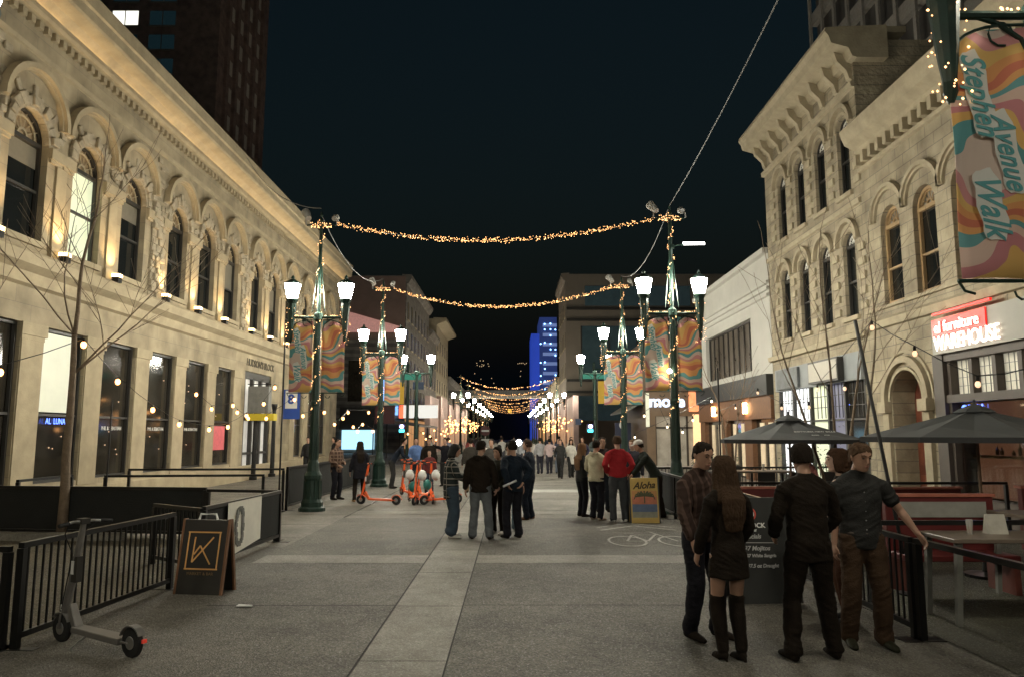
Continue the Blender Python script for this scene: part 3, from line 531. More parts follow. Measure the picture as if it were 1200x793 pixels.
# ================================================================== WORLD, CAMERA
W=bpy.data.worlds.new('World'); scene.world=W; W.use_nodes=True; n=W.node_tree.nodes; l=W.node_tree.links
sky=n.new('ShaderNodeTexSky'); sky.sky_type='NISHITA'; sky.sun_disc=False; sky.sun_elevation=R(-2); sky.sun_rotation=R(200); sky.air_density=1.5; sky.dust_density=2
bg=n['Background']; bg.inputs[1].default_value=SKY; tint=n.new('ShaderNodeMix'); tint.data_type='RGBA'; tint.blend_type='MULTIPLY'; tint.inputs[0].default_value=1; tint.inputs[7].default_value=(.45,.85,1,1); l.new(sky.outputs[0],tint.inputs[6]); glow=n.new('ShaderNodeMix'); glow.data_type='RGBA'; glow.blend_type='ADD'; glow.inputs[0].default_value=1; glow.inputs[7].default_value=(.008,.026,.04,1); l.new(tint.outputs[2],glow.inputs[6]); l.new(glow.outputs[2],bg.inputs[0])
cam=bpy.data.cameras.new('camera'); co=bpy.data.objects.new('camera',cam); COL.objects.link(co); scene.camera=co
co.location=(0,0,1.9); co.rotation_euler=(R(90)+th,0,0); cam.sensor_width=36; cam.lens=36*867/1200; cam.clip_end=3000; cam.clip_start=.05
scene.view_settings.view_transform='Standard'; scene.view_settings.look='None'; scene.view_settings.gamma=1; scene.view_settings.exposure=EXPO
scene.render.engine='CYCLES'; scene.cycles.use_denoising=True; scene.cycles.max_bounces=5; scene.cycles.sample_clamp_indirect=4; scene.cycles.use_light_tree=True
# ================================================================== GROUND
def sheet(name,x0,x1,y0,y1,z,m):
    b=MB(); b.add([(x0,y0,z),(x1,y0,z),(x1,y1,z),(x0,y1,z)],[(0,1,2,3)]); return tag(b.build(name,m),kind='structure')
g_agg=ground_mat('exposed_aggregate',(.112,.103,.085),speck=.5,stain=.45)
g_conc=ground_mat('light_concrete',(.235,.222,.19),speck=.22,stain=.35)
g_walk=ground_mat('sidewalk_concrete',(.185,.172,.145),speck=.25,stain=.4)
g_grd=ground_mat('far_ground',(.06,.058,.05),speck=.2,stain=.3)
g_pale=ground_mat('crossing_paint',(.42,.41,.37),speck=.15,stain=.25)
sheet('ground',-600,600,-60,900,-.004,g_grd)
sheet('street',-5.4,3.95,-20,12.9,.006,g_agg); sheet('street_middle',-3.85,3.6,12.9,17.2,.006,g_agg)
sheet('street_far',-3.85,3.5,12.9,260,0,g_walk)
sheet('sidewalk_left',-11.2,-3.85,-20,47,.004,g_walk); sheet('sidewalk_right',3.5,10.2,-20,47,.004,g_walk)
sheet('cross_road',-60,60,50,67,.001,g_agg)
sheet('sidewalk_far_left',-11,-3.85,69,260,.004,g_walk); sheet('sidewalk_far_right',3.5,6.6,69,260,.004,g_walk)
sheet('patio_floor_right',4.0,9.95,3,20.3,.012,ground_mat('shade_toned_patio_floor',(.05,.048,.03),speck=.4,stain=.5))  # dark olive tone with the patio's shade put into the colour
sheet('patio_floor_left',-10.9,-4.5,3,14.2,.012,ground_mat('left_shade_toned_floor',(.11,.095,.065),speck=.3,stain=.4))  # shade behind the fence is put into this darker floor colour
sheet('centre_strip',-1.28,-.55,-20,47,.011,g_conc)
for y in (4.6,11.3,18.0):
    for (a,b) in ((-3.85,-1.3),(-.53,3.5)): sheet('cross_band',a,b,y-.02,y+.68,.011,g_conc)
sheet('crosswalk_line',.5,3.3,24.7,25.9,.008,g_pale); sheet('crosswalk_line',-3.6,3.2,46.2,46.7,.008,g_pale)
darkj=mat('joint_dark',(.03,.027,.024),.9,var=.2)
jb=MB(); 
for y in (8.55,14.9,2.0): jb.box(-3.4,-1.3,y,y+.015,.0,.0075); jb.box(-.53,3.1,y+.02,y+.034,.0,.0075)
for x in (-1.295,-.545): jb.box(x-.007,x+.007,-5,47,.009,.0125)
for y in range(-2,46,2): 
    jb.box(-1.28,-.55,y+.5,y+.508,.009,.0125)
for x in (-3.84,3.49): jb.box(x-.012,x+.012,17.3,46,.005,.012)
for y in range(14,46,2):
    jb.box(-11,-3.87,y,y+.012,.005,.0065); jb.box(3.53,10,y,y+.012,.005,.0065)
for x in (-5.6,-7.4,-9.2,5.2,7,8.6): jb.box(x,x+.012,14.5,46,.0072,.0085)
for y in range(19,47,3): jb.box(-3.8,-1.3,y,y+.02,.001,.003); jb.box(-.53,3.4,y,y+.02,.001,.003)
tag(jb.build('pavement_joints',darkj),kind='structure')
# bicycle marking with chevrons
paint=mat('worn_paint',(.34,.33,.30),.9,var=.5,scale=9)
bk=MB(); Fg=lambda u,z,d:(u,z,.0135+d)
for cx in (2.05,2.95): bk.arc(Fg,cx,13.5,.30,.345,0,.002,0,2*PI,24,st=1.9)
def seg(a,b,w=.045): 
    a=Vector((a[0],a[1],.0125)); b=Vector((b[0],b[1],.0125)); n=(b-a).cross(Vector((0,0,1))).normalized()*w/2; bk.hexa([a-n,b-n,b+n,a+n]+[p+Vector((0,0,.002)) for p in (a-n,b-n,b+n,a+n)])
for s in (((2.05,13.5),(2.25,14.3)),((2.25,14.3),(2.72,14.3)),((2.25,14.3),(2.42,13.5)),((2.42,13.5),(2.05,13.5)),((2.42,13.5),(2.72,14.4)),((2.95,13.5),(2.68,14.7)),((2.14,14.55),(2.34,14.55)),((2.6,14.75),(2.78,14.75))): seg(*s)
for k in (0,.45): seg((1.75,15.0+k),(2.5,15.7+k),.07); seg((2.5,15.7+k),(3.25,15.0+k),.07)
tag(bk.build('bicycle_lane_marking',paint),kind='structure')
# litter
for i,(px,py,w) in enumerate(((287,711,.09),)):
    p=GR(px,py); l=MB(); l.hexa([(-w,-.02,.014),(w,-.03,.014),(w*.8,.03,.014),(-w*.9,.035,.014),(-w,-.02,.022),(w,-.03,.03),(w*.8,.03,.02),(-w*.9,.035,.026)])
    o=l.build('litter',white); o.location=p; tag(o,['crumpled pale paper scrap on the pavement right of the gold-lettered sandwich board'][i],'litter')
# sky: world is set later; distant dark hill with a few house lights
hb=MB(); n=40
for i in range(n):
    x0=-260+i*13; h=lambda x: 26+9*math.sin(x*.021+1)+5*math.sin(x*.06)
    hb.hexa([(x0,520,0),(x0+13,520,0),(x0+13,600,0),(x0,600,0),(x0,540,h(x0)),(x0+13,540,h(x0+13)),(x0+13,600,h(x0+13)+6),(x0,600,h(x0)+6)])
tag(hb.build('distant_hill',mat('hill_dark',(.06,.07,.055),.95,var=.4,scale=.05)),kind='structure')
hl=MB()
for px,py in [(553+random.random()*20,422+random.random()*8) for _ in range(12)]+[(607+k*2,425+random.random()*1.5) for k in range(6)]+[(545+random.random()*75,432+random.random()*30) for _ in range(8)]:
    hl.octa(AY(px,py,505),.36)
tag(hl.build('distant_house_lights',L_hill),'tiny warm lights scattered over the dark far hillside','lights',kind='stuff')
# ================================================================== LEFT HISTORIC BUILDING
LB=empty('limestone_building',(-11,20,0),0,'long pale limestone building with arched upper windows, glowing cornice and rough stone arches','building')
G0=7.4; PER=7.6
up=[]; 
for k in range(5):
    for j in range(3): up.append(G0+PER*k+1.18+2.36*j)
up=[u for u in up if u<46]
w=MB(); wall_strip(w,FL,2,46.5,5.9,10.6,[(u,1.34,6.3,8.65,True) for u in up],D=.26)
w.add([FL(2,10.6,0),FL(46.5,10.6,0),FL(46.5,11.6,0),FL(2,11.6,0)],[(0,1,2,3)])
gr=[u for u in [15.55-5.1,15.55-2.55,15.55,18.1,20.65,23.2,25.75,28.3]]
gops=[(u,1.72,.75,4.4,False) for u in gr]+[(32.1,3.3,.02,4.5,False)]+[(38.3,1.3,.75,4.4,False),(40.7,1.3,.75,4.4,False),(43.1,1.3,.75,4.4,False)]
wall_strip(w,FL,2,46.5,0,5.2,gops,D=.2)
w.add([FL(2,5.2,0),FL(46.5,5.2,0),FL(46.5,5.9,0),FL(2,5.9,0)],[(0,1,2,3)])
w.add([FL(46.5,0,0),FL(46.5,12,0),FL(46.5,12,22),FL(46.5,0,22)],[(0,1,2,3)])
w.add([FL(2,0,0),FL(2,12,0),FL(2,12,22),FL(2,0,22)],[(0,1,2,3)]); w.add([FL(2,12,0),FL(46.5,12,0),FL(46.5,12,22),FL(2,12,22)],[(0,1,2,3)])
wall=w.build('wall',lime,LB,world=True)
t=MB()
t.prof(FL,2,46.6,[(0,5.2),(-.12,5.25),(-.16,5.5),(-.38,5.62),(-.42,5.86),(-.36,5.93),(0,5.95)]); t.build('belt_course',limeplain,LB,world=True)
t=MB(); t.prof(FL,2,46.6,[(0,10.55),(-.07,10.57),(-.09,10.66),(0,10.68)]); t.prof(FL,2,46.6,[(0,.0),(-.08,0),(-.08,.55),(0,.62)][::-1]) ; t.build('string_course',limeplain,LB,world=True)
t=MB(); t.prof(FL,2,46.9,[(0,11.62),(-.15,11.68),(-.32,11.85),(-.62,11.92),(-.66,11.98),(-.66,12.22),(-.72,12.26),(-.72,12.62),(-.66,12.68),(.6,12.72),(.6,11.62)]); t.build('cornice',limeplain,LB,world=True)
t=MB(); t.prof(FL,2,46.6,[(0,11.36),(-.2,11.40),(-.24,11.48),(-.24,11.6),(-.2,11.6),(-.2,11.53),(0,11.53)]); 
for y in [2.2+.3*i for i in range(148)]: t.fbox(FL,y,y+.15,11.18,11.36,-.12,-.002)
t.build('light_ledge',limeplain,LB,world=True)
for i in range(22):
    b=MB(); y=3+2.0*i; b.fbox(FL,y,y+1.75,11.535,11.56,-.17,-.13); b.build('cove_light',L_cove,LB,world=True)
# hood moulds, rough voussoirs, keyed imposts, sills, pilasters
for i,u in enumerate(up):
    if u<9: continue
    hood=MB(); vs=MB(); imp=MB(); sill=MB()
    hood.arc(FL,u,9.15,1.03,1.16,-.2,-.002,n=18); hood.arc(FL,u,9.15,.97,1.03,-.12,-.002,n=18)
    for k in range(11):
        a0=PI*k/11+.01; a1=PI*(k+1)/11-.01; e=random.uniform(.03,.13); r1=random.uniform(.84,.97)
        vs.arc(FL,u,8.68,.675,r1,-e,-.001,a0,a1,1)
        if k in(2,4,5,7): vs.arc(FL,u,8.68,r1,min(1.25,r1+random.uniform(.1,.3)),-e*.6,-.0015,a0+.07,a1-.07,1)
    vs.arc(FL,u,8.68,.60,.675,-.05,.1,n=12)
    for sg in (-1,1):
        imp.fbox(FL,u+sg*.93-.25,u+sg*.93+.25,8.36,8.62,-.1,-.002); imp.fbox(FL,u+sg*.93-.22,u+sg*.93+.22,8.28,8.36,-.06,-.002)
    sill.fbox(FL,u-.72,u+.72,6.16,6.3,-.09,.24)
    hood.build('hood_mould',limeplain,LB,world=True); vs.build('rough_voussoirs',rough,LB,world=True,bev=.012); imp.build('impost',limeplain,LB,world=True); sill.build('window_sill',limeplain,LB,world=True)
for k in range(5):
    s=G0+PER*k
    for j in range(1,3):
        c=s+2.36*j; imp=MB(); rs=MB(); imp.fbox(FL,c-.2,c+.2,6.3,8.27,-.055,-.002); imp.fbox(FL,c-.25,c+.25,5.96,6.29,-.1,-.002)
        for _ in range(5):
            z=random.uniform(8.7,9.15); y=c+random.uniform(-.12,.12); rs.fbox(FL,y-.1,y+.1,z,z+.16,-random.uniform(.03,.12),-.001)
        imp.build('pilaster',limeplain,LB,world=True); rs.build('rough_impost_stones',rough,LB,world=True,bev=.012)
    c=s+PER-.25; rs=MB()
    if c>46.4: c=45.6
    z=6.0
    while z<8.9:
        h=random.uniform(.14,.24); y=c-.42
        while y<c+.4:
            ww=random.uniform(.16,.36); ww=min(ww,c+.42-y); rs.fbox(FL,y+.008,y+ww-.008,z,z+h-.012,-random.uniform(.04,.15),-.001); y+=ww
        z+=h
    for _ in range(26):
        y=c+random.uniform(-.5,.5); z=random.uniform(9.0,10.4); rs.fbox(FL,y-.12,y+.12,z,z+random.uniform(.1,.2),-random.uniform(.01,.06),-.0012)
    rs.build('rough_stone_pier',rough,LB,world=True,bev=.012)
upb=mat('drawn_blind',(.16,.145,.11),.8,var=.15)
wallin=mat('fan_plaster',(.3,.22,.13),.8,var=.3)
for i,u in enumerate(up):
    if u<11: continue
    win_rect(FL,LB,u,1.34,6.3,8.62,L_win if abs(u-18.54)<.3 or False else glass,d=.24,trans=[7.5],arch=True,fan=(wallin,limeplain),fr=.06)
    if i%5 in (0,3):
        q=MB(); q.fbox(FL,u-.6,u+.6,8.55-(.5 if i%2 else 1.0),8.55,.235,.243); q.build('blind',upb,LB,world=True)
lampm=MB()
# uplights on the ledge: lamps that really light the pilasters
for k in range(1,5):
    s=G0+PER*k
    for yy in (s,s+2.36,s+4.72):
        if yy<12 or yy>45.5: continue
        o=MB(); o.fbox(FL,yy-.1,yy+.1,5.955,6.1,-.36,-.18); U=o.build('uplight',black,LB,world=True)
        o=MB(); o.fbox(FL,yy-.1,yy+.1,6.1,6.19,-.37,-.17); o.build('lens',L_up,U,world=True)
        ld=bpy.data.lights.new('uplight_lamp','SPOT'); ld.energy=130; ld.color=(1,.66,.30); ld.spot_size=R(95); ld.spot_blend=.8; ld.shadow_soft_size=.05
        lo=bpy.data.objects.new('uplight_lamp',ld); COL.objects.link(lo); lo.location=(-10.66,yy,6.22); lo.rotation_euler=Vector((-.16,0,1)).to_track_quat('-Z','Y').to_euler()
# ground floor piers, capitals and windows
for u in [gr[0]-1.275]+[x+1.275 for x in gr]+[37.1,39.5,41.9,44.3]:
    p=MB(); p.fbox(FL,u-.46,u+.46,4.12,4.4,-.07,-.002); p.fbox(FL,u-.41,u+.41,4.02,4.12,-.035,-.002); p.fbox(FL,u-.39,u+.39,.62,4.02,-.03,-.002)
    p.build('pier',limeplain,LB,world=True)
blind=mat('lit_blind',(.6,.6,.5),.7,var=.12,scale=1,emit=(.75,.78,.6),es=.3)
for i,u in enumerate(gr+[38.3,40.7,43.1]):
    ww=1.72 if i<len(gr) else 1.3
    f=win_rect(FL,LB,u,ww,.75,4.38,glassin,d=.17,trans=[2.35],fr=.06)
    if abs(u-18.1)<.2:
        b=MB(); b.fbox(FL,u-.66,u+.66,2.42,4.3,.145,.16); b.build('blind',blind,f,world=True)
        text('window_lettering','AL  LUNA',.2,L_blue,f,FL(u,2.2,.1),(0,1,0),(0,0,1),sx=.9)
    if 20<u<26: text('window_lettering','PHIL & SEBASTIAN',.15,white,f,FL(u,2.05,.1),(0,1,0),(0,0,1),sx=.85)
    if abs(u-28.3)<.2:
        b=MB(); b.fbox(FL,u-.6,u+.6,1.3,2.2,.14,.16); b.build('red_poster',mat('pink_poster',(.6,.12,.14),.5,emit=(.8,.15,.15),es=.12),f,world=True)
# glowing specks added to imitate warm glints in the ground-floor panes
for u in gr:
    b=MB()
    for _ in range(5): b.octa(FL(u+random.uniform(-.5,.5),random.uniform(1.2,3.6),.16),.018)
    b.build('painted_glints',L_dimb,LB,world=True)
# entrance
e=MB()
for y in (30.55,31.6,32.65,33.65): e.fbox(FL,y-.09,y+.09,.02,4.3,.04,.18)
e.fbox(FL,30.5,33.7,2.45,2.6,.04,.17); e.fbox(FL,30.5,33.7,4.2,4.48,.04,.17); e.fbox(FL,30.5,33.7,1.05,1.15,.05,.16)
en=e.build('entrance',frame,LB,world=True)
b=MB(); b.add([FL(30.5,.02,.19),FL(33.7,.02,.19),FL(33.7,4.4,.19),FL(30.5,4.4,.19)],[(0,1,2,3)]); b.build('pane',mat('entrance_glow',(.5,.5,.48),.4,var=.45,scale=1.3,emit=(.9,.85,.75),es=.28),en,world=True)
b=MB(); 
for y in (30.9,33.3):
    b.lathe([(.16,0),(.16,.12),(.1,.16),(.08,2.9),(.13,3.1),(.13,3.2)],FL(y,.03,-.35),12)
b.build('iron_column',black,en,world=True)
text('building_name',"HUDSON'S BLOCK",.42,mat('carved_letters',(.1,.085,.06),.9,var=.1),LB,FL(32.3,4.86,-.012),(0,1,0),(0,0,1),extrude=.01,offset=.008)
b=MB(); b.fbox(FL,30.6,31.0,2.75,3.85,-.95,-.1); s1=b.build('hanging_sign',mat('grey_sign',(.16,.16,.15),.6),None); tag(s1,'grey hanging shop sign beside the limestone building entrance','sign')
b=MB(); b.fbox(FL,30.57,31.03,2.45,2.73,-1.2,-.05); b.build('lower_panel',mat('yellow_sign',(.55,.42,.03),.6,var=.1),s1)
b=MB(); b.tube([FL(30.8,3.95,0),FL(30.8,3.95,-.98)],.02,6); b.tube([FL(30.8,3.85,-.5),FL(30.8,3.95,-.5)],.01,4); b.build('bracket',black,s1)
b=MB(); b.box(-10.9,-10.1,35.3,35.34,2.6,4.0); s2=tag(b.build('blue_banner_sign',mat('blue_cloth',(.02,.07,.35),.6,var=.1)),'blue and white banner sign on the wall just left of the first lamppost','sign')
b=MB(); b.box(-10.78,-10.22,35.27,35.298,3.1,3.95); b.build('white_emblem',white,s2)
text('letter','8',.62,mat('blue_cloth',None),s2,(-10.5,35.25,3.52),(1,0,0),(0,0,1),offset=.02)
# ================================================================== far-left brick tower
def grid_windows(root,F,us,zs,w,h,gm,fmat,lit={},d=.12):
    base={}
    for i,u in enumerate(us):
        for j,z in enumerate(zs):
            m=lit.get((i,j),gm)
            b=MB(); b.fbox(F,u-w/2,u+w/2,z,z+h,-.02,-.001); 
            o=b.build('window',m,root,world=True)
            if fmat:
                b=MB(); b.fbox(F,u-w/2-.08,u+w/2+.08,z-.18,z-.01,-.09,-.002); b.fbox(F,u-.04,u+.04,z,z+h,-.06,-.022); b.build('frame',fmat,o,world=True)
TW=empty('brick_tower',(-45,76,0),0,'tall dark brick tower rising behind the limestone building at upper left','building')
b=MB(); b.box(-66,-29.5,70,84,0,75); b.build('wall',redbrick,TW,world=True)
b=MB()
for y in (72.0,74.4,76.9,79.4,81.9):
    b.box(-29.5,-29.2,y-.35,y+.35,0,75)
b.build('pilasters',redbrick2,TW,world=True)
b=MB()
for y in (73.2,75.7,78.2,80.7):
    for z in range(24,66,3): q=MB(); q.box(-29.49,-29.42,y-.4,y+.4,z,z+1.5); q.build('light_spandrel',mat('pale_spandrel',(.55,.5,.42),.8),TW,world=True)
FT=FF(70); us=[AY(x,50,70).x for x in (55,100,145,189)]
zs=[AY(189,y,70).z for y in (30,58,87)]; dz=zs[0]-zs[1]; zs=[zs[1]+dz*(i-5) for i in range(10)]
zi={j:z for j,z in enumerate(zs)}
darkw=mat('tower_window',(.02,.04,.05),.15,var=.2,emit=(.06,.16,.2),es=.05)
grid_windows(TW,FT,us,zs,2.6,1.55,darkw,mat('pale_sill',(.2,.18,.15),.8),{(2,6):mat('tower_lit_window',(.6,.6,.5),.5,var=.5,scale=.5,emit=(.95,.95,.85),es=1.1)})
# upper-right office tower
OT=empty('office_tower',(20,34,0),0,'tall grey concrete grid tower seen above the right-hand stone cornice','building')
b=MB(); b.box(20,38,20,45.5,0,62); b.build('wall',mat('dark_tower_face',(.09,.085,.08),.6,var=.2),OT,world=True)
b=MB(); FT2=FX(20,1)
for z in [8+2.9*i for i in range(18)]: b.fbox(FT2,20,45.5,z,z+.85,-.35,-.002)
for y in [20+1.7*i for i in range(16)]: b.fbox(FT2,y-.13,y+.13,5,62,-.5,-.36)
b.build('concrete_grid',mat('grey_concrete',(.34,.32,.29),.85,var=.2),OT,world=True)
# ================================================================== RIGHT two storey stone building
RB=empty('sandstone_building',(10,14,0),0,'two storey sandstone building with carved cornice and red neon shop sign','building')
ru=[19.05-1.62*i for i in range(9)]
w=MB(); wall_strip(w,FR,4,20.5,4.75,9.0,[(u,.98,5.3,7.42,True) for u in ru if u>4.6],D=.22)
w.add([FR(4,9.0,0),FR(20.5,9.0,0),FR(20.5,10.0,0),FR(4,10.0,0)],[(0,1,2,3)])
wall_strip(w,FR,17.45,20.5,0,4.75,[(18.75,1.5,.02,2.75,True)],D=.6)
w.add([FR(4,3.7,0),FR(17.45,3.7,0),FR(17.45,4.75,0),FR(4,4.75,0)],[(0,1,2,3)])
w.add([FR(4,0,0),FR(4,10,0),FR(4,10,20),FR(4,0,20)],[(0,1,2,3)])
w.add([FR(4,10,0),FR(20.5,10,0),FR(20.5,10,20),FR(4,10,20)],[(0,1,2,3)])
w.build('wall',sand,RB,world=True)
t=MB(); t.prof(FR,4,20.45,[(0,9.75),(-.1,9.78),(-.15,9.95),(-.42,10.1),(-.5,10.3),(-.55,10.5),(-.5,10.56),(.5,10.6),(.5,9.75)])
for y in [4.2+.42*i for i in range(39)]: t.fbox(FR,y,y+.16,9.42,9.74,-.26,-.002)
t.prof(FR,4,20.45,[(0,9.28),(-.09,9.3),(-.1,9.4),(0,9.41)]); t.build('cornice',sandplain,RB,world=True)
t=MB(); t.prof(FR,4,20.5,[(0,4.7),(-.1,4.72),(-.14,4.9),(0,5.0)]); t.prof(FR,4,20.5,[(0,5.2),(-.08,5.2),(-.08,5.28),(0,5.3)])
for u in ru:
    if u>4.6: q=MB(); q.arc(FR,u,7.62,.78,.88,-.13,-.002,n=14); q.arc(FR,u,7.62,.70,.78,-.07,-.003,n=14); q.build('hood_mould',sandplain,RB,world=True)
t.build('belt_course',sandplain,RB,world=True); t=MB()
t.arc(FR,18.75,2.75,.95,1.12,-.12,-.002,n=18); t.arc(FR,18.75,2.75,.76,.84,-.06,-.003,n=18); t.arc(FR,18.75,2.75,1.2,1.27,-.05,-.003,n=18)
for s in (-1,1): t.fbox(FR,18.75+s*.98-.2,18.75+s*.98+.2,2.45,2.74,-.2,-.002); t.fbox(FR,18.75+s*.95-.15,18.75+s*.95+.15,0.02,2.44,-.1,-.002)
t.build('doorway_surround',sandplain,RB,world=True)
curt=mat('pale_curtain',(.24,.22,.19),.8,var=.35,scale=3)
for u in ru:
    if u>7: win_rect(FR,RB,u,.98,5.3,7.40,glass,d=.2,fm=tan,trans=[6.25],arch=True,fan=(curt,tan),fr=.085)
d=MB(); d.fbox(FR,18.0,19.5,.02,3.5,.59,.62); dd=d.build('door',mat('red_brown_door',(.13,.035,.018),.5,var=.3),RB,world=True)
d=MB()
for y in (18.08,18.78): 
    for z in (.2,1.1,1.9): d.fbox(FR,y,y+.62,z,z+.65,.555,.588)
d.build('door_panels',mat('red_brown_panel',(.17,.05,.025),.5,var=.3),dd,world=True)
# shopfront with sign
s=MB(); s.fbox(FR,4.2,17.2,3.72,4.52,-.16,-.002); fs=s.build('sign_band',render_w,RB,world=True)
nS=tag(empty('neon_sign',(9.8,15.9,4.1)),'glowing red and white neon shop sign on the pale band of the sandstone building','sign')
b=MB(); b.fbox(FR,15.15,17.1,4.10,4.51,-.20,-.165); b.build('red_glow_panel',L_red,nS,world=True)  # glowing panel imitates the red glow on the wall around the letters
text('top_lettering','el furniture',.36,L_white,nS,FR(16.15,4.30,-.225),(0,-1,0),(0,0,1),extrude=.012,offset=.0)
text('main_lettering','WAREHOUSE',.46,L_white,nS,FR(15.85,3.93,-.225),(0,-1,0),(0,0,1),extrude=.012,offset=.004,sx=.84)
b=MB(); b.fbox(FR,14.9,17.0,4.60,4.66,-.24,-.19); b.build('red_tube',L_red,nS,world=True)
s=MB(); s.fbox(FR,4.4,17.2,3.55,3.72,-.05,.2); s.fbox(FR,4.4,17.2,2.6,2.78,-.04,.2); s.fbox(FR,4.4,17.2,0,.5,-.03,.25); s.fbox(FR,17.0,17.4,0,3.72,-.08,.3)
y=17.0
while y>5: s.fbox(FR,y-.13,y,2.78,3.55,.02,.18); y-=.8
for y in (17.0,13.8,10.6,7.4): s.fbox(FR,y-.1,y,.5,2.6,.02,.18)
sf=s.build('shopfront',mat('brown_frame',(.07,.055,.045),.6,var=.2),RB,world=True)
y=17.0
while y>5.4:
    b=MB(); b.fbox(FR,y-.8,y-.13,2.78,3.55,.2,.22); b.build('transom_pane',mat('lit_leaded_pane',(.5,.48,.4),.5,var=.25,scale=2,emit=(.85,.78,.6),es=.28),sf,world=True)
    b=MB()
    for k in range(1,4): b.fbox(FR,y-.8+.168*k-.008,y-.8+.168*k+.004,2.78,3.55,.185,.198)
    for k in range(1,4): b.fbox(FR,y-.8,y-.13,2.78+.19*k,2.79+.19*k,.186,.197)
    b.build('leading',mat('lead_grey',(.2,.2,.18),.6),sf,world=True); y-=.8
b=MB(); b.fbox(FR,4.6,17.0,.5,2.6,.6,.62); b.build('dim_interior',mat('dim_bar_interior',(.02,.015,.012),.9,var=.5,scale=2,emit=(.28,.12,.06),es=.22),sf,world=True)
b=MB()
for k in range(26): 
    y=random.uniform(12.2,16.8); h=random.uniform(.1,.28); z=1.45 if k%2 else 1.95; b.lathe([(.035,0),(.04,h*.6),(.015,h*.75),(.015,h)],FR(y,z,.5),8)
b.fbox(FR,12,16.9,1.38,1.44,.4,.58); b.fbox(FR,12,16.9,1.88,1.94,.42,.58); b.build('bar_shelf_bottles',mat('bottle_glass',(.1,.07,.03),.1,var=.6,scale=20),sf,world=True)
b=MB(); b.fbox(FR,4.6,17.0,.5,2.6,.16,.165); b.build('glass_front',mat('thin_glass',(.9,.9,.9),.03,var=0,trans=1),sf,world=True)
nb=tag(text('blue_neon_sign','OPEN',.3,L_blue,None,FR(16.3,2.42,.1),(0,-1,0),(0,0,1),offset=.01,world=False),'small blue glowing sign inside the bar window above the near umbrella','sign')
for i,(y,z) in enumerate(((14.6,2.3),(13.4,2.32))):
    b=MB(); b.ball(FR(y,z,.35),.045,n=8,m=6); o=tag(b.build('pendant_bulb',L_wallo),['warm pendant bulb in the bar window nearer the arched door','warm pendant bulb in the bar window further right'][i],'lamp','pendant bulbs in the bar window'); b=MB(); b.tube([FR(y,z+.04,.35),FR(y,2.6,.35)],.008,4); b.build('cord',black,o)
# ================================================================== RIGHT three storey stone building
R3=empty('stone_arcade_building',(10,24.4,0),0,'three storey sandstone building with bracketed overhanging cornice','building')
r3=[21.45,23.15,24.85,26.55]
w=MB(); wall_strip(w,FR,20.5,28.25,4.6,8.5,[(u,.78,5.3,7.45,True) for u in r3],D=.2); wall_strip(w,FR,20.5,28.25,8.5,12.3,[(u,.78,9.0,11.0,True) for u in r3],D=.2)
w.add([FR(20.5,12.3,0),FR(28.25,12.3,0),FR(28.25,13.4,0),FR(20.5,13.4,0)],[(0,1,2,3)])
for yy in (20.5,28.25): w.add([FR(yy,0,0),FR(yy,13.4,0),FR(yy,13.4,14),FR(yy,0,14)],[(0,1,2,3)])
w.fbox(FR,20.5,20.95,0,4.6,0,.4); w.fbox(FR,27.8,28.25,0,4.6,0,.4); w.fbox(FR,20.95,27.8,4.25,4.6,0,.4)
w.build('wall',sand,R3,world=True)
t=MB(); t.prof(FR,20.2,28.5,[(0,12.7),(-.15,12.75),(-.25,13.0),(-.75,13.15),(-.8,13.35),(-.9,13.5),(-.88,13.62),(.9,13.7),(.9,12.7)])
for y in (20.6,21.5,22.5,23.4,24.4,25.3,26.3,27.2,27.95): q=MB(); q.prof(FR,y,y+.2,[(0,12.2),(-.08,12.25),(-.15,12.5),(-.42,12.78),(-.5,13.1),(0,13.1)]); q.build('cornice_bracket',sandplain,R3,world=True)
t.prof(FR,20.5,28.3,[(0,11.95),(-.1,11.97),(-.12,12.12),(0,12.15)])
t.build('cornice',sandplain,R3,world=True)
t=MB()
t.box(9.6,11.6,20.45,21.4,13.62,13.8); t.box(11.6,16,20.52,21.6,11.5,13.0); t.build('parapet_block',sandplain,R3,world=True)
t=MB()
for u in r3:
    for zc in (7.5,11.05): q=MB(); q.arc(FR,u,zc,.62,.74,-.13,-.002,n=12); q.arc(FR,u,zc,.41,.5,-.04,-.003,n=12); q.build('hood_mould',sandplain,R3,world=True)
    for z in (8.86,5.17): q=MB(); q.fbox(FR,u-.5,u+.5,z,z+.13,-.1,-.002); q.build('window_sill',sandplain,R3,world=True)
for u in [20.6]+[x+.85 for x in r3]:
    for z in [5.4+.42*i for i in range(5)]+[9.1+.42*i for i in range(5)]: q=MB(); q.fbox(FR,u-.18,u+.18,z,z+.22,-.07,-.002); q.build('quoin_block',sandplain,R3,world=True,bev=.008)
t=MB()
t.prof(FR,20.5,28.25,[(0,8.45),(-.08,8.47),(-.1,8.6),(0,8.62)]); t.prof(FR,20.5,28.25,[(0,4.6),(-.16,4.62),(-.2,4.78),(0,4.85)])
t.build('belt_course',sandplain,R3,world=True)
for u in r3:
    for zb,zs_ in ((5.3,7.43),(9.0,10.98)): win_rect(FR,R3,u,.78,zb,zs_,glass,d=.19,fm=frame,trans=[zb+1.05],arch=True,fan=(glass,cream),fr=.06)
s=MB(); s.fbox(FR,20.95,27.8,3.45,4.25,-.1,.1); b3=s.build('sign_fascia',mat('pale_blue_fascia',(.26,.28,.29),.7,var=.15,scale=2),R3,world=True)
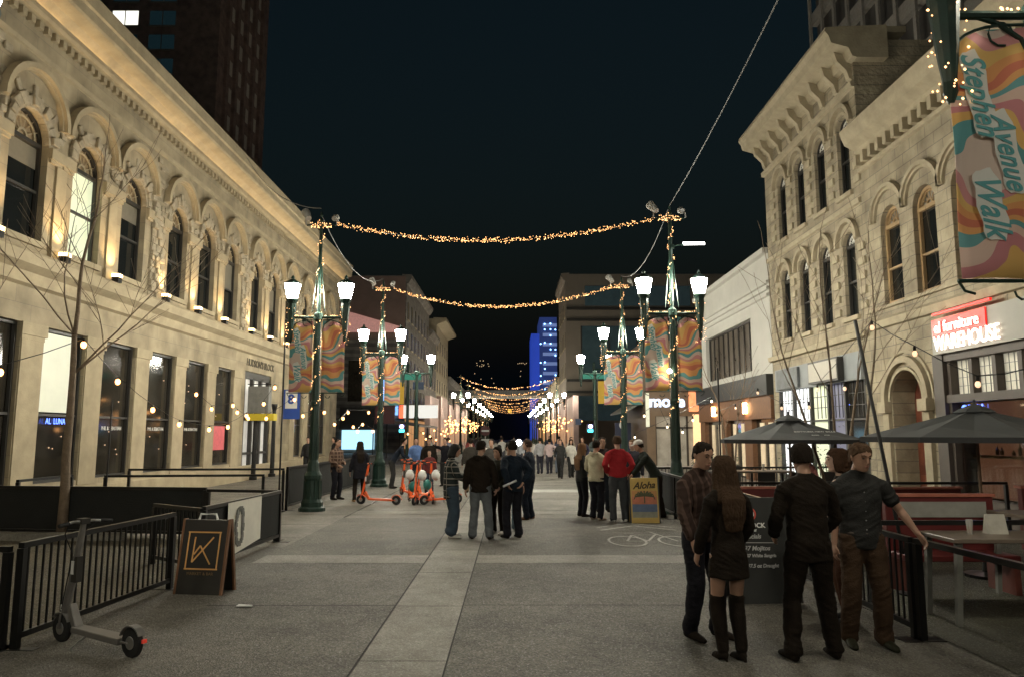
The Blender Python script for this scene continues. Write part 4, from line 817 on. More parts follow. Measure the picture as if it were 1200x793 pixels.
s=MB(); s.fbox(FR,22.0,24.2,3.5,4.2,-.3,-.11); s.build('blank_sign_box',frame,b3,world=True); s=MB(); s.fbox(FR,22.06,24.14,3.56,4.14,-.315,-.301); s.build('blank_sign_face',mat('cream_sign',(.45,.42,.36),.6,var=.1),b3,world=True)
s=MB(); s.fbox(FR,25.4,27.4,3.5,4.2,-.2,-.11); s.build('grey_sign_box',mat('grey_panel',(.13,.14,.15),.6,var=.5,scale=3),b3,world=True)
s=MB(); ys=[20.95,22.3,23.5,24.9,26.4,27.7]
for y in ys: s.fbox(FR,y-.06,y+.06,0,3.45,.0,.1)
s.fbox(FR,20.95,27.8,2.3,2.36,.02,.09); s.fbox(FR,20.95,27.8,0,.45,0,.12); s3=s.build('shopfront',frame,R3,world=True)
for i,m in enumerate([glassin,mat('dim_shop_interior',(.06,.06,.07),.5,var=.5,scale=3,emit=(.3,.3,.45),es=.3),L_win,L_winw,L_winw]):
    s=MB(); s.fbox(FR,ys[i]+.1,ys[i+1]-.1,.45,3.45,.101,.12); s.build('shop_pane',m,s3,world=True)
    s=MB()
    for k in range(1,4): x=ys[i]+.1+(ys[i+1]-ys[i]-.2)*k/4; s.fbox(FR,x-.012,x+.012,2.4,3.45,.08,.1)
    for z in (2.75,3.1): s.fbox(FR,ys[i]+.1,ys[i+1]-.1,z-.01,z+.01,.082,.099)
    s.build('glazing_bars',frame,s3,world=True)
for i,(y,z,c) in enumerate(((23.2,2.55,L_blue),(22.6,2.75,L_blue),(25.3,1.9,L_red))):
    s=MB(); s.fbox(FR,y-.4 if c==L_blue else y-.07,y+.4 if c==L_blue else y+.07,z,z+.04,.12,.14); tag(s.build('neon_tube',c),['blue neon tube in the lit shopfront, lower one','blue neon tube in the lit shopfront, upper one','small red light in the lit shopfront'][i],'neon light')
# ================================================================== white rendered building
WB=empty('white_building',(10,34,0),0,'white rendered two storey building with a wide upper window and dark shopfront','building')
w=MB(); wall_strip(w,FR,28.3,39.4,4.2,7.6,[(34.3,7.2,4.5,6.7,False)],D=.3)
w.add([FR(28.3,7.6,0),FR(39.4,7.6,0),FR(39.4,9.0,0),FR(28.3,9.0,0)],[(0,1,2,3)])
for yy in (28.3,39.4): w.add([FR(yy,0,0),FR(yy,9,0),FR(yy,9,14),FR(yy,0,14)],[(0,1,2,3)])
w.add([FR(28.3,9,0),FR(39.4,9,0),FR(39.4,9,14),FR(28.3,9,14)],[(0,1,2,3)])
w.build('wall',render_w,WB,world=True)
t=MB(); 
for z in (7.2,7.45,7.7): t.prof(FR,28.3,39.5,[(0,z),(-.1,z+.02),(-.12,z+.12),(0,z+.14)])
t.prof(FR,28.3,39.6,[(0,8.9),(-.2,8.92),(-.22,9.12),(.4,9.15),(.4,8.9)]); t.build('cornice',render_w,WB,world=True)
win_rect(FR,WB,34.3,7.2,4.5,6.7,mat('louvred_glass',(.09,.075,.06),.3,var=.6,scale=2.5),d=.25,mull=8)
s=MB(); s.fbox(FR,28.35,39.3,3.4,4.2,-.25,.2); s.build('dark_fascia',mat('dark_sign_band',(.025,.024,.023),.6),WB,world=True)
s=MB(); s.fbox(FR,28.35,39.3,2.5,3.4,-.12,.2); s.fbox(FR,30.9,31.9,0,2.5,-.05,.2); s.fbox(FR,34.6,35.4,0,2.5,-.05,.2); s.fbox(FR,38.4,39.3,0,2.5,-.05,.2); s.build('wood_cladding',wood,WB,world=True)
s=MB(); 
for a,b_ in ((28.4,30.9),(31.9,34.6),(35.4,38.4)):
    s.fbox(FR,a,b_,0,2.5,.15,.2)
s.build('shop_glazing',glassin,WB,world=True)
s=MB()
for a in (28.9,29.9,32.4,33.6,36,37.2): s=MB(); s.fbox(FR,a,a+.45,.1,2.35,.10,.145); s.build('lit_door',mat('cream_lit_door',(.5,.42,.3),.6,var=.3,emit=(1,.75,.45),es=.25),WB,world=True)
for i,y in enumerate((31.3,36.2)):
    s=MB(); s.fbox(FR,y-.12,y+.12,2.75,3.2,-.25,-.13); tag(s.build('wall_sconce',L_wallo),['warm wall sconce on the wood cladding nearer the stone building','warm wall sconce on the far end of the wood cladding'][i],'lamp','sconces on the wood cladding')
# ================================================================== brown corner shop facing the camera
MS=empty('corner_shop',(10,43,0),0,'brown corner shop with glowing white letters beyond the white building','building')
w=MB(); w.box(7.6,24,42,49,2.9,7.2); w.box(7.6,8.1,42,49,0,2.9); w.box(11.6,24,42,49,0,2.9); w.box(8.1,11.6,44,49,0,2.9); w.build('wall',mat('brown_cladding',(.16,.11,.07),.7,var=.2,scale=2),MS,world=True)
w=MB()
for x in (8.1,9.0,9.9,10.8,11.5): w.box(x,x+.1,42.3,42.4,0,2.9)
w.box(8.1,11.6,42.3,42.4,2.2,2.3); w.build('glazing_frame',frame,MS,world=True)
w=MB(); w.box(8.1,11.6,42.45,42.5,0,2.9); w.build('pane',mat('grey_lit_glass',(.2,.18,.15),.3,var=.7,scale=1.2,emit=(.8,.7,.5),es=.16),MS,world=True)
w=MB(); w.box(10.2,10.9,41.9,41.99,0.2,3.0); w.build('lit_column',mat('amber_lit_column',(.6,.4,.2),.6,var=.3,emit=(1,.6,.3),es=1.0),MS,world=True)
w=MB(); w.box(10.0,10.8,41.85,41.98,3.15,4.6); w.build('orange_sign',mat('orange_lit_sign',(.6,.3,.15),.6,var=.7,scale=4,emit=(1,.3,.12),es=.8),MS,world=True)
w=MB(); w.box(7.55,7.75,41.9,41.98,2.3,4.2); w.build('lit_edge',mat('cream_edge',(.5,.5,.4),.6,emit=(.8,.8,.6),es=.4),MS,world=True)
text('shop_lettering','more',.92,mat('pale_sign_glow',(.6,.65,.7),.4,var=0,emit=(.62,.75,1),es=.95),MS,(8.75,41.9,3.7),(1,0,0),(0,0,1),offset=.03,extrude=.04)
AW=MB(); AW.prof(FX(7.6,1),42.5,49,[(0,3.9),(-1.1,3.2),(-1.12,3.1),(0,3.75)]); AW.build('awning',mat('grey_awning',(.2,.2,.18),.8),MS,world=True)
w=MB(); w.box(6.5,7.5,47,47.1,.3,2.6); k=tag(w.build('info_board',mat('dark_blue_board',(.02,.025,.06),.6)),'dark blue information board beyond the group in red','sign'); w=MB(); w.disc_wheel((7.0,46.93,2.45),.25,.06,(0,1,0)); w.build('round_badge',white,k); w=MB(); w.box(6.6,6.66,47,47.1,0,.3); w.box(7.34,7.4,47,47.1,0,.3); w.build('legs',frame,k)
# ================================================================== beyond the crossing
def block(name,label,x0,x1,y0,y1,h,m,face,rows,cols,wm,cor=.5,ww=1.1,wh=1.8,z0=5):
    o=empty(name,((x0+x1)/2,y0,0),0,label,'building')
    b=MB(); b.box(x0,x1,y0,y1,0,h); b.build('wall',m,o,world=True)
    b=MB(); X=x1 if face>0 else x0; F=FX(X,-face)
    b.prof(F,y0-.02,y1,[(0,h-.9),(-.2,h-.8),(-.5*cor*2,h-.3),(-.5*cor*2,h+.1),(.5,h+.15),(.5,h-.9)]); b.build('cornice',m,o,world=True)
    L=(y1-y0)/cols; 
    grid_windows(o,F,[y0+L*(i+.5) for i in range(cols)],[z0+(h-z0-1.5)*j/rows for j in range(rows)],ww,wh,wm,sandplain)
    b=MB(); b.fbox(F,y0+.3,y1-.3,.4,3.4,-.05,-.003); b.build('shopfront',random.choice([L_warm,glassin,L_warm]),o,world=True)
    b=MB(); b.fbox(F,y0+.2,y1-.2,3.4,4.2,-.6,-.004); b.build('sign_band',frame,o,world=True)
    return o
dg=mat('far_window',(.015,.016,.018),.15,var=.3)
A=block('corner_building','grey stone corner building beyond the crossing with a flat side wall',-34,-11,76,97,18.3,greystone,1,4,7,dg)
b=MB(); b.box(-33.9,-11.1,75.9,75.99,11.6,18.2); b.build('painted_upper_wall',mat('dusky_pink_wall',(.24,.165,.14),.9,var=.2,scale=.6),A,world=True)
b=MB(); b.hexa([(-17.5,75.7,12.3),(-11.6,75.7,12.3),(-11.6,75.85,12.3),(-17.5,75.85,12.3),(-17.5,75.7,14.6),(-11.6,75.7,12.9),(-11.6,75.85,12.9),(-17.5,75.85,14.6)]); b.build('pink_lit_panel',mat('pink_lit_panel',(.6,.4,.38),.7,emit=(1,.45,.38),es=.22),A,world=True)
FA=FF(76); grid_windows(A,FA,[-25.5,-20.5,-15.9],[5.2],1.9,4.2,glassin,None)
b=MB(); b.box(-17.3,-14,75.8,75.95,.35,2.3); tag(b.build('lit_menu_screen',L_cyan),'wide pale blue lit screen at street level left of the second lamppost','screen')
b=MB(); b.box(-17.6,-13.7,75.96,75.985,2.35,4.6); b.build('dark_canopy',frame,A,world=True)
b=MB(); b.box(-13.2,-11.6,75.5,75.7,3.8,7.4); v=tag(b.build('blue_lit_sign',mat('blue_lit_sign',(.1,.3,.8),.5,var=.2,emit=(.25,.5,1),es=1.1)),'tall pale blue lit sign with white lines near the second lamppost','sign')
b=MB(); 
for k in range(6): b.box(-13.0,-11.8,75.45,75.49,4.1+k*.5,4.28+k*.5)
b.build('text_lines',white,v)
block('narrow_building','narrow dark stone building between the corner building and the tall corniced one',-30,-11,97.05,107,15.5,greystone,1,3,3,dg)
block('corniced_building','tall far building with heavy projecting cornice on the left side',-30,-11,107.05,126,18.6,sandplain,1,4,5,dg,cor=1.4)
for sd,x0,lab in ((-1,-8.2,'left'),(1,6.2,'right')):
    for i in range(6):
        y=72+i*11; q=MB(); q.box(x0-.25,x0+.25,y,y+8.5,0,5.6+.5*(i%2)); o=tag(q.build('facade_panel',mat('lamplit_pink_tint',(.5,.36,.33),.8,var=.25,scale=.7)),'%s lamplit-pink tinted facade panel of the %s row lining the street beyond the crossing'%(['nearest','second','third','fourth','fifth','farthest'][i],lab),'panel','tall pale panels beyond the crossing')  # pinkish lamplight on the far facades is put into the panel colour
        q=MB()
        for k in range(5): q.box(x0-.27,x0+.27,y+.5+k*1.8,y+1.1+k*1.8,.6,2.6)
        q.build('openings',L_warm,o)
block('long_far_building','long low far building behind the left lamps',-30,-11,126.05,190,11.5,greystone,1,2,14,dg)
B2=block('glass_fronted_building','broad beige building with large dark glass panels at the right beyond the crossing',6.6,30,90,103,21.5,mat('beige_panels',(.23,.20,.165),.8,var=.15,scale=.5),-1,4,5,dg)
FB=FF(90)
b=MB()
for x in (8.5,): b.fbox(FB,x,x+7,9,15,-.05,-.003); b.fbox(FB,x+8.5,x+15,9,15,-.05,-.004)
b.fbox(FB,9,22,17.5,20,-.05,-.005); b.fbox(FB,7.5,28,3.5,6.5,-.05,-.006); b.build('glass_panels',mat('teal_dark_glass',(.03,.05,.055),.15,var=.4,scale=.6,emit=(.1,.16,.17),es=.08),B2,world=True)
b=MB()
for x in (8.5,11.9,15.3,17,20.5,23.8): b.fbox(FB,x-.08,x+.08,9,15,-.12,-.06)
for z in (6.8,8.2,15.6,17): b.fbox(FB,6.7,29.8,z,z+.3,-.25,-.002)
b.build('mullions',frame,B2,world=True)
block('right_far_building','low far building behind the right lamps',6.6,30,103.05,190,9.5,sandplain,-1,2,16,dg)
BT=empty('blue_lit_tower',(9,232,0),0,'distant tower floodlit deep blue beside the beige building','building')
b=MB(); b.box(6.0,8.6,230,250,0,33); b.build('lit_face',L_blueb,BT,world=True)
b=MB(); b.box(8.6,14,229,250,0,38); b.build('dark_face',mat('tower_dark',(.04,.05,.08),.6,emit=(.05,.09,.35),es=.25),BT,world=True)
b=MB(); 
for z in range(8,38,3): b.box(9.6,14,228.8,228.99,z,z+1.0)
b.build('window_bands',mat('tower_bands',(.2,.22,.3),.4,emit=(.25,.35,.7),es=.4),BT,world=True)
b=MB()
for z in range(12,38,2):
    for x in (8.9,10.2,12.0,13.5):
        if random.random()<.75: b.octa((x,228.6,z+random.uniform(-.4,.4)),.27)
b.build('blue_lights',mat('blue_point',(.2,.4,1),.5,var=0,emit=(.2,.45,1),es=7,sample=False),BT,world=True)
b=MB(); b.box(-14,5,240,255,0,17); tag(b.build('end_building',mat('end_dark',(.015,.014,.013),.8,var=.3,scale=.2)),'dark building closing the far end of the street','building')
b=MB(); b.box(-10.9,6.5,128,131,8.1,8.5); PB=tag(b.build('pedestrian_bridge',mat('bridge_deck',(.3,.3,.28),.7,var=.2)),'pale pedestrian bridge crossing high over the far street','bridge')
b=MB(); b.box(-10.9,6.5,128.1,128.2,8.5,9.4); b.build('railing',mat('bridge_rail',(.1,.1,.1),.6),PB)
b=MB()
for x in range(-10,7,1): b.octa((x+.2,127.9,8.3),.07)
b.build('edge_lights',L_dimb,PB)
b=MB(); b.box(-.9,-.1,165,165.1,6.6,7.4); yS=tag(b.build('yellow_sign',mat('yellow_road_sign',(.7,.45,.03),.5,emit=(1,.6,.05),es=.3)),'small yellow sign hanging under the far garlands','sign')
# ================================================================== LAMPPOSTS
def fairy_pts(f,n): return [f(random.random()) for _ in range(n)]
def lamppost(full=True,extra=0,words=True,ban=True,fairy=True,far=False,strong=True,nearlamp=False):
    o=empty('street_lamp')
    b=MB(); n=8 if far else 16
    b.lathe([(.33,0),(.33,.08),(.27,.12),(.27,.22),(.22,.3),(.2,.75),(.22,.8),(.22,.88),(.16,.98),(.13,1.2),(.115,1.25),(.1,2.6),(.12,2.64),(.12,2.7),(.095,2.76),(.075,4.75),(.11,4.8),(.11,4.95),(.05,5.0)],n=n)
    if not far:
        for k in range(12):
            a=2*PI*k/12; b.tube([(.215*math.cos(a),.215*math.sin(a),.3),(.205*math.cos(a),.205*math.sin(a),.75)],.016,4); b.tube([(.118*math.cos(a),.118*math.sin(a),1.3),(.098*math.cos(a),.098*math.sin(a),2.6)],.009,4)
    b.build('pole',green,o,smooth=False)
    b=MB(); top=7.45+extra
    b.lathe([(.05,4.95),(.045,top-.1),(.06,top-.05),(.05,top),(.02,top+.05),(.035,top+.1),(.01,top+.2)],n=8)
    if full:
        for sx in (-1,1):
            b.tube([(sx*.16,0,5.0),(sx*.1,0,5.6),(sx*.05,0,6.2)],.012,4); b.tube([(sx*.38,0,top-.16),(0,0,top-.12)],.022,5); b.tube([(0,sx*.12,5.0),(0,sx*.05,5.9)],.01,4)
        b.build('mast',green,o)
    b=MB(); b.tube([(-.69,0,4.86),(.69,0,4.86)],.033,8)
    for sx in (-1,1):
        b.tube([(sx*.1,0,4.45),(sx*.16,0,4.68),(sx*.32,0,4.80),(sx*.5,0,4.86)],.018,5)
        if not far:
            b.tube([(sx*(.3+.09*math.cos(a)),0,4.72+.09*math.sin(a)) for a in [PI*k/5 for k in range(-3,6)]],.009,4)
            b.tube([(0,sx*.3,4.86),(0,0,4.88)],.018,5)
    b.build('cross_arm',green,o)
    for sx in (-1,1):
        b=MB(); b.lathe([(.02,4.2),(.05,4.28),(.045,4.35),(.075,4.6),(.09,4.8),(.12,5.15),(.11,5.22),(.15,5.30),(.16,5.34),(.1,5.35)],(sx*.69,0,0),10 if not far else 6); h=b.build('lamp_holder',green,o)
        b=MB(); b.lathe([(.13,5.352),(.205,5.69),(.205,5.72),(.14,5.76)],(sx*.69,0,0),10 if not far else 6); b.build('lamp_glass',L_near if nearlamp else (L_lamp if strong else L_far),h)
        if not far:
            b=MB(); b.lathe([(.215,5.722),(.215,5.745),(.15,5.80),(.04,5.86),(.05,5.9),(.01,5.96)],(sx*.69,0,0),10); b.build('cap',green,h)
    if full:
        for sx in ((-1,1) if not far else ()):
            b=MB(); b.tube([(sx*.4,0,top-.15),(sx*.4,0,top)],.02,5); b.tube([(sx*.33,-.02,top+.02),(sx*.47,.14,top+.24)] if sx<0 else [(sx*.33,0,top+.02),(sx*.33,.22,top+.12)],[.075,.115] if sx<0 else [.07,.09],10); b.build('floodlight',mat('grey_floodlight',(.42,.42,.4),.5),o)
    if ban:
        for sx in (-1,1):
            if not full and False: pass
            b=MB(); x0,x1=.12,.70; N=8
            P=[(x0,2.92)]+[(x0+(x1-x0)*i/N,2.92) for i in range(1,N+1)]
            T=[(x1-(x1-x0)*i/N,4.62+.17*math.sqrt(max(0,1-((N-i)/N)**2.2))) for i in range(N+1)]
            xs=[x0+(x1-x0)*i/N for i in range(N+1)]; nv=[];fc=[]
            def topz(x): t=(x-x0)/(x1-x0); return 4.45+.32*math.sqrt(max(0,1-t**3))
            M=12
            for i,x in enumerate(xs):
                for j in range(M+1):
                    z=2.95+(topz(x)-2.95)*j/M; nv.append((sx*x,.018*math.sin(i*.9+j*.5),z))
            for i in range(N):
                for j in range(M): fc.append((i*(M+1)+j,(i+1)*(M+1)+j,(i+1)*(M+1)+j+1,i*(M+1)+j+1))
            b.add(nv,fc); q=b.build('banner',banner,o,smooth=True); md=q.modifiers.new('thick','SOLIDIFY'); md.thickness=.006
            b=MB(); b.tube([(sx*.05,0,2.93),(sx*.74,0,2.93)],.014,6); b.tube([(sx*.74,0,2.93),(sx*.7,0,2.86),(sx*.63,0,2.84)],.01,5)
            b.tube([(sx*x,0,topz(x)+.02) for x in xs],.012,5); b.tube([(sx*(.3+.06*math.cos(a)),0,2.86+.06*math.sin(a)) for a in [PI+PI*k/5 for k in range(6)]],.009,4); b.build('banner_bracket',green,q)
            if sx<0 and words:
                for wi,(s_,x,z,sz,L) in enumerate((('Stephen',-.51,4.26,.225,.32),('Avenue',-.34,3.84,.215,.30),('Walk',-.49,3.46,.25,.25))):
                    strip=MB(); D_=-.024-.002*wi; pts=[]
                    for k in range(28):
                        a=2*PI*k/28; u=L*max(-1,min(1,1.12*math.cos(a)))*(1+.03*math.sin(5*a)); v=sz*.36*max(-1,min(1,1.3*math.sin(a)))*(1+.12*math.sin(7*a)); pts.append((x+.14*u+v,-u+.14*v+z))
                    strip.add([(p,D_,q_) for p,q_ in pts]+[(p,D_+.001,q_) for p,q_ in pts],[tuple(range(28)),tuple(range(55,27,-1))]+[(k,(k+1)%28,28+(k+1)%28,28+k) for k in range(28)]); strip.build('lettering_backing',cream,q)
                    text('lettering',s_,sz,teal,q,(x,-.034,z),(.14,0,-1),(1,0,.14),extrude=.001,shear=.5,offset=.004,sx=.8,world=False,sp=1.04)
    if fairy:
        b=MB(); wire=MB(); s=.011
        for k in range(190 if not far else 50):
            z=2.3+random.random()*(top-2.3); a=z*9+random.uniform(-.5,.5); r=(.1 if z<4.8 else .065)+random.uniform(0,.03); b.octa((r*math.cos(a),r*math.sin(a),z),s*random.uniform(.6,1.3))
        for k in range(70 if not far else 10):
            x=random.uniform(-.28,.28); b.octa((x,random.uniform(-.06,.06),top-.16+random.uniform(-.06,.06)),s*1.1)
        for sx in (-1,1):
            for k in range(50 if not far else 10):
                z=random.uniform(4.1,5.2); a=random.random()*2*PI; r=.13; b.octa((sx*.69+r*math.cos(a),r*math.sin(a),z),s*random.uniform(.6,1.2))
            for k in range(18): b.octa((sx*random.uniform(.1,.7),random.uniform(-.04,.04),4.9),s)
        fl=b.build('fairy_lights',L_fairy,o); fl['kind']='stuff'
        if not far:
            wire.tube([(.098*math.cos(t*.9),.098*math.sin(t*.9),2.3+t*.05) for t in range(50)]+[(.06*math.cos(t*.9),.06*math.sin(t*.9),4.85+t*.05) for t in range(52)],.004,3); wire.build('wire',black,o)
    return o
main=lamppost()
tag(main,'green street lamp wrapped in fairy lights with two wave-print banners, nearest on the left','street lamp','twin-headed green street lamps'); main.location=(-4.98,18.8,0)
r1=copy_tree(main); place(r1,(3.98,18.15,0),0,'fairy-lit green street lamp with two wave-print banners, behind the young man on the right')
l2=copy_tree(main); place(l2,(-4.85,27.4,0),0,'second fairy-lit green street lamp on the left, beside the orange scooters')
r2=copy_tree(main); place(r2,(4.05,26.9,0),0,'second fairy-lit green street lamp on the right, behind the group in red')
near=lamppost(extra=1.3,nearlamp=True); tag(near,'nearest street lamp on the right, only its lettered wave-print banner and lit arm in view','street lamp','twin-headed green street lamps'); near.location=(3.78,4.95,0)
plain=lamppost(full=False,ban=False,fairy=False,far=True,strong=True); tag(plain,'plain green twin-globe street lamp, third on the left, without banners','street lamp','twin-headed green street lamps'); plain.location=(-4.7,36.5,0)
p2=copy_tree(plain); place(p2,(4.1,36.5,0),0,'plain green twin-globe street lamp, third on the right, without banners')
# same lamps behind the camera and just left of the frame light the foreground
nl=lamppost(full=False,ban=False,fairy=False,far=True,nearlamp=True); tag(nl,None,'street lamp','twin-headed green street lamps')
for i,(x,y) in enumerate(((-5.0,5.6),(-5.0,-5.5),(4.1,-5.5))): c=nl if i==0 else copy_tree(nl); place(c,(x,y,0),0,['plain twin-globe street lamp just outside the frame on the left','plain twin-globe street lamp behind the viewer on the left','plain twin-globe street lamp behind the viewer on the right'][i])
fr=lamppost(full=True,ban=False,far=True,strong=False); fr['group']='far twin-headed street lamps'
first=True; ords=['nearest','second','third','fourth','fifth','sixth','seventh','eighth','ninth','tenth']
for side,x in (('left',-4.9),('right',4.3)):
    for i in range(8):
        y=71+12*i; c=fr if first else copy_tree(fr); first=False
        c['category']='street lamp'; place(c,(x,y,0),0,'%s fairy-wrapped lamp of the far %s-hand row beyond the crossing'%(ords[i],side))
# ================================================================== GARLANDS and cables
def catenary(a,b,sag,n=24):
    a,b=Vector(a),Vector(b); return [a.lerp(b,i/n)-Vector((0,0,sag*4*(i/n)*(1-i/n))) for i in range(n+1)]
def garland(a,b,sag,label,nb,r=.012,spread=.045,group='fairy light garlands across the street'):
    p=catenary(a,b,sag,30); m=MB(); m.tube(p,.012,4); mid=a; o=m.build('light_garland',black); 
    q=MB()
    for _ in range(nb):
        t=random.random()*30; i=min(29,int(t)); c=p[i].lerp(p[i+1],t-i); q.octa(c+Vector((0,random.gauss(0,spread*.6),random.gauss(0,spread*.7))),r*random.uniform(.7,1.3))
    k=q.build('bulbs',L_fairy2,o); k['kind']='stuff'; return tag(o,label,'string lights',group)
garland((-4.6,18.8,7.35),(3.6,18.15,7.3),.52,'nearest and widest glowing garland strung between the first two lampposts',700,.010)
garland((-4.45,27.4,7.3),(3.7,26.9,7.3),.72,'second glowing garland strung between the second pair of lampposts',520,.013)
for i in range(8):
    y=71+12*i; garland((-4.8,y,7.2),(4.2,y,7.2),1.0,'%s garland of the far series beyond the crossing'%['nearest, largest','second','third','fourth','fifth','sixth','seventh','farthest, smallest'][i],80,.035,.06,'garlands far down the street')
def cable(pts,label,r=.012):
    m=MB(); m.tube(pts,r,4); return tag(m.build('overhead_cable',mat('cable_grey',(.16,.16,.16),.6)),label,'cable','overhead cables')
cable(catenary((-10.28,27.6,12.5),(-5.0,18.8,7.75),.5),'cable from the limestone cornice down to the first left lamppost')
cable(catenary((-5.0,18.8,7.6),(-4.85,27.4,7.7),.7),'cable sagging between the first and second left lampposts')
cable(catenary((3.98,18.15,7.6),(4.05,26.9,7.7),.6),'cable sagging between the first and second right lampposts')
cable(catenary((3.78,4.95,8.85),(3.98,18.15,7.6),.25),'long cable rising over the street from the first right lamppost')
# extra lamp heads at right: floodlight and low bulb on the first right post
b=MB(); b.box(-.03,.03,-.03,.03,0,.1); b.tube([(0,0,.05),(.35,-.1,.1)],.02,5); a=b.build('post_floodlight',green); a.location=(4.03,18.1,6.5); tag(a,'white floodlight on a short arm high on the first right lamppost','lamp'); b=MB(); b.hexa([(.25,-.25,.02),(.75,-.2,.04),(.75,-.0,.1),(.25,-.02,.08),(.25,-.25,.09),(.75,-.2,.1),(.75,0,.16),(.25,-.02,.15)]); b.build('lens',mat('soft_led',(1,1,1),.4,var=0,emit=(1,1,.95),es=12),a)
b=MB(); b.ball((0,0,0),.06,n=8,m=6); a=b.build('post_bulb',mat('warm_white_bulb',(1,1,1),.4,var=0,emit=(1,.85,.6),es=40)); a.location=(3.84,17.98,3.42); tag(a,'single bright round bulb low on the first right lamppost','lamp'); b=MB(); b.tube([(0,0,.05),(.08,.05,.12)],.012,5); b.build('arm',green,a)
# ================================================================== CAFE STRINGS
def cafe(pts,label,group=None,bm=L_cafe,r=.055,ends=True):
    P=[AY(*p) for p in pts]; o=empty('cafe_string_lights',P[0]); cab=[]
    for i,p in enumerate(P):
        cab.append(p+Vector((0,0,.12)))
        if i<len(P)-1: cab.append((p+P[i+1])/2+Vector((0,0,.09)))
    m=MB(); m.tube(cab,.008,4); m.build('cable',black,o,world=True)
    for p in P:
        m=MB(); m.lathe([(.012,.12),(.024,.1),(.024,.045),(.015,.04)],p,6); s=m.build('socket',black,o,world=True)
        m=MB(); m.ball(p,r,r,r*1.25,n=8,m=6); m.build('bulb',bm,s,world=True)
    return tag(o,label,'string lights',group or 'cafe string lights')
cafe([(0,436,12.5),(98,404,14),(138,447,16),(179,480,18),(210,497,20),(245,503,22),(267,500,23.4),(289,487,24.5)],'string of warm bulbs dipping from the bare tree along the limestone wall')
cafe([(230,462,24),(248,479,24.5),(273,475,25.5),(278,483,26),(291,490,27)],'short string of warm bulbs in front of the pillars left of the entrance')
cafe([(322,454,24),(309,473,25),(312,490,26),(345,468,26.5),(355,487,27.5),(380,483,28.5)],'string of warm bulbs across the entrance behind the first left lamppost')
cafe([(392,497,29),(402,490,30),(408,483,31),(432,483,32)],'short rising string of warm bulbs between the first and second left lampposts')
cafe([(414,500,31),(419,505,32),(425,497,33),(437,505,34)],'string of warm bulbs above the lit menu screen')
cafe([(478,508,40),(487,512,42),(496,507,43),(504,511,44),(511,515,45),(517,508,46)],'string of warm bulbs above the scooters',r=.05)
cafe([(488,503,48),(499,514,48),(509,504,50),(521,510,50),(527,516,52)],'lower far string of warm bulbs beyond the scooters',r=.055)
for sgn,xr,lab in ((-1,(520,570),'left'),(1,(640,664),'right')):
    for r_ in range(5):
        y0=72+r_*9; X=sgn*6.0-(0.3 if sgn<0 else 0)
        o=empty('cafe_string_lights',(X,y0,2.6)); m=MB(); m.tube([(X,y0,3.1),(X*1.12,y0+4,2.6),(X,y0+8,3.1)],.01,3); m.build('cable',black,o,world=True)
        m=MB()
        for k in range(32): t=k/31; m.octa((X*(1+.12*math.sin(PI*t))+random.uniform(-1.3,1.3)-(.9 if X>0 else -.9),y0+8*t,2.9-.4*math.sin(PI*t)+random.uniform(-.6,1.0)),.085)
        q=m.build('bulbs',L_cafe,o,world=True); tag(o,'%s far cluster of warm patio bulbs on the %s side beyond the crossing'%(ords[r_],lab),'string lights','far patio bulb strings')
cafe([(990,455,17),(958,456,17),(1022,384,12.5),(1072,414,11.5),(1146,450,10.5),(1215,440,9.5)],'string of clear bulbs, some lit, some with painted glints, over the near right patio',bm=L_dimb,r=.04)  # unlit clear bulbs glow faintly to imitate their glints
cafe([(948,477,15),(916,478,16.5),(888,460,18),(862,478,20),(840,486,22)],'string of dim bulbs over the umbrella patio',bm=L_dimb,r=.03)
cafe([(755,487,22),(770,474,23),(782,500,23),(800,506,23),(812,492,22),(834,470,21),(744,512,24)],'string of small dim bulbs around the first right lamppost',bm=mat('warm_small_bulb',(1,.9,.7),.4,var=0,emit=(1,.75,.45),es=5,sample=False),r=.03)
# hanging-light poles
def pole(x,y,h,lean,label,r=.022,m=black):
    b=MB(); b.tube([(0,0,0),(lean[0],lean[1],h)],r,6); b.lathe([(.16,0),(.16,.03),(.04,.05),(.03,.3)],n=10); o=b.build('light_pole',m); o.location=(x,y,0); return tag(o,label,'pole','thin poles holding the cafe lights')
pole(4.75,9.1,3.35,(-.32,.35),'thin leaning black pole behind the man in the grey shirt')
pole(5.35,19.2,3.6,(0,0),'thin black pole between the umbrella and the white building')
pole(-5.75,18.6,4.2,(0,0),'thin dark pole standing just left of the first left lamppost')
pole(-8.3,15.4,2.6,(0,.0),'thin dark pole in the left patio in front of the second window',.015)
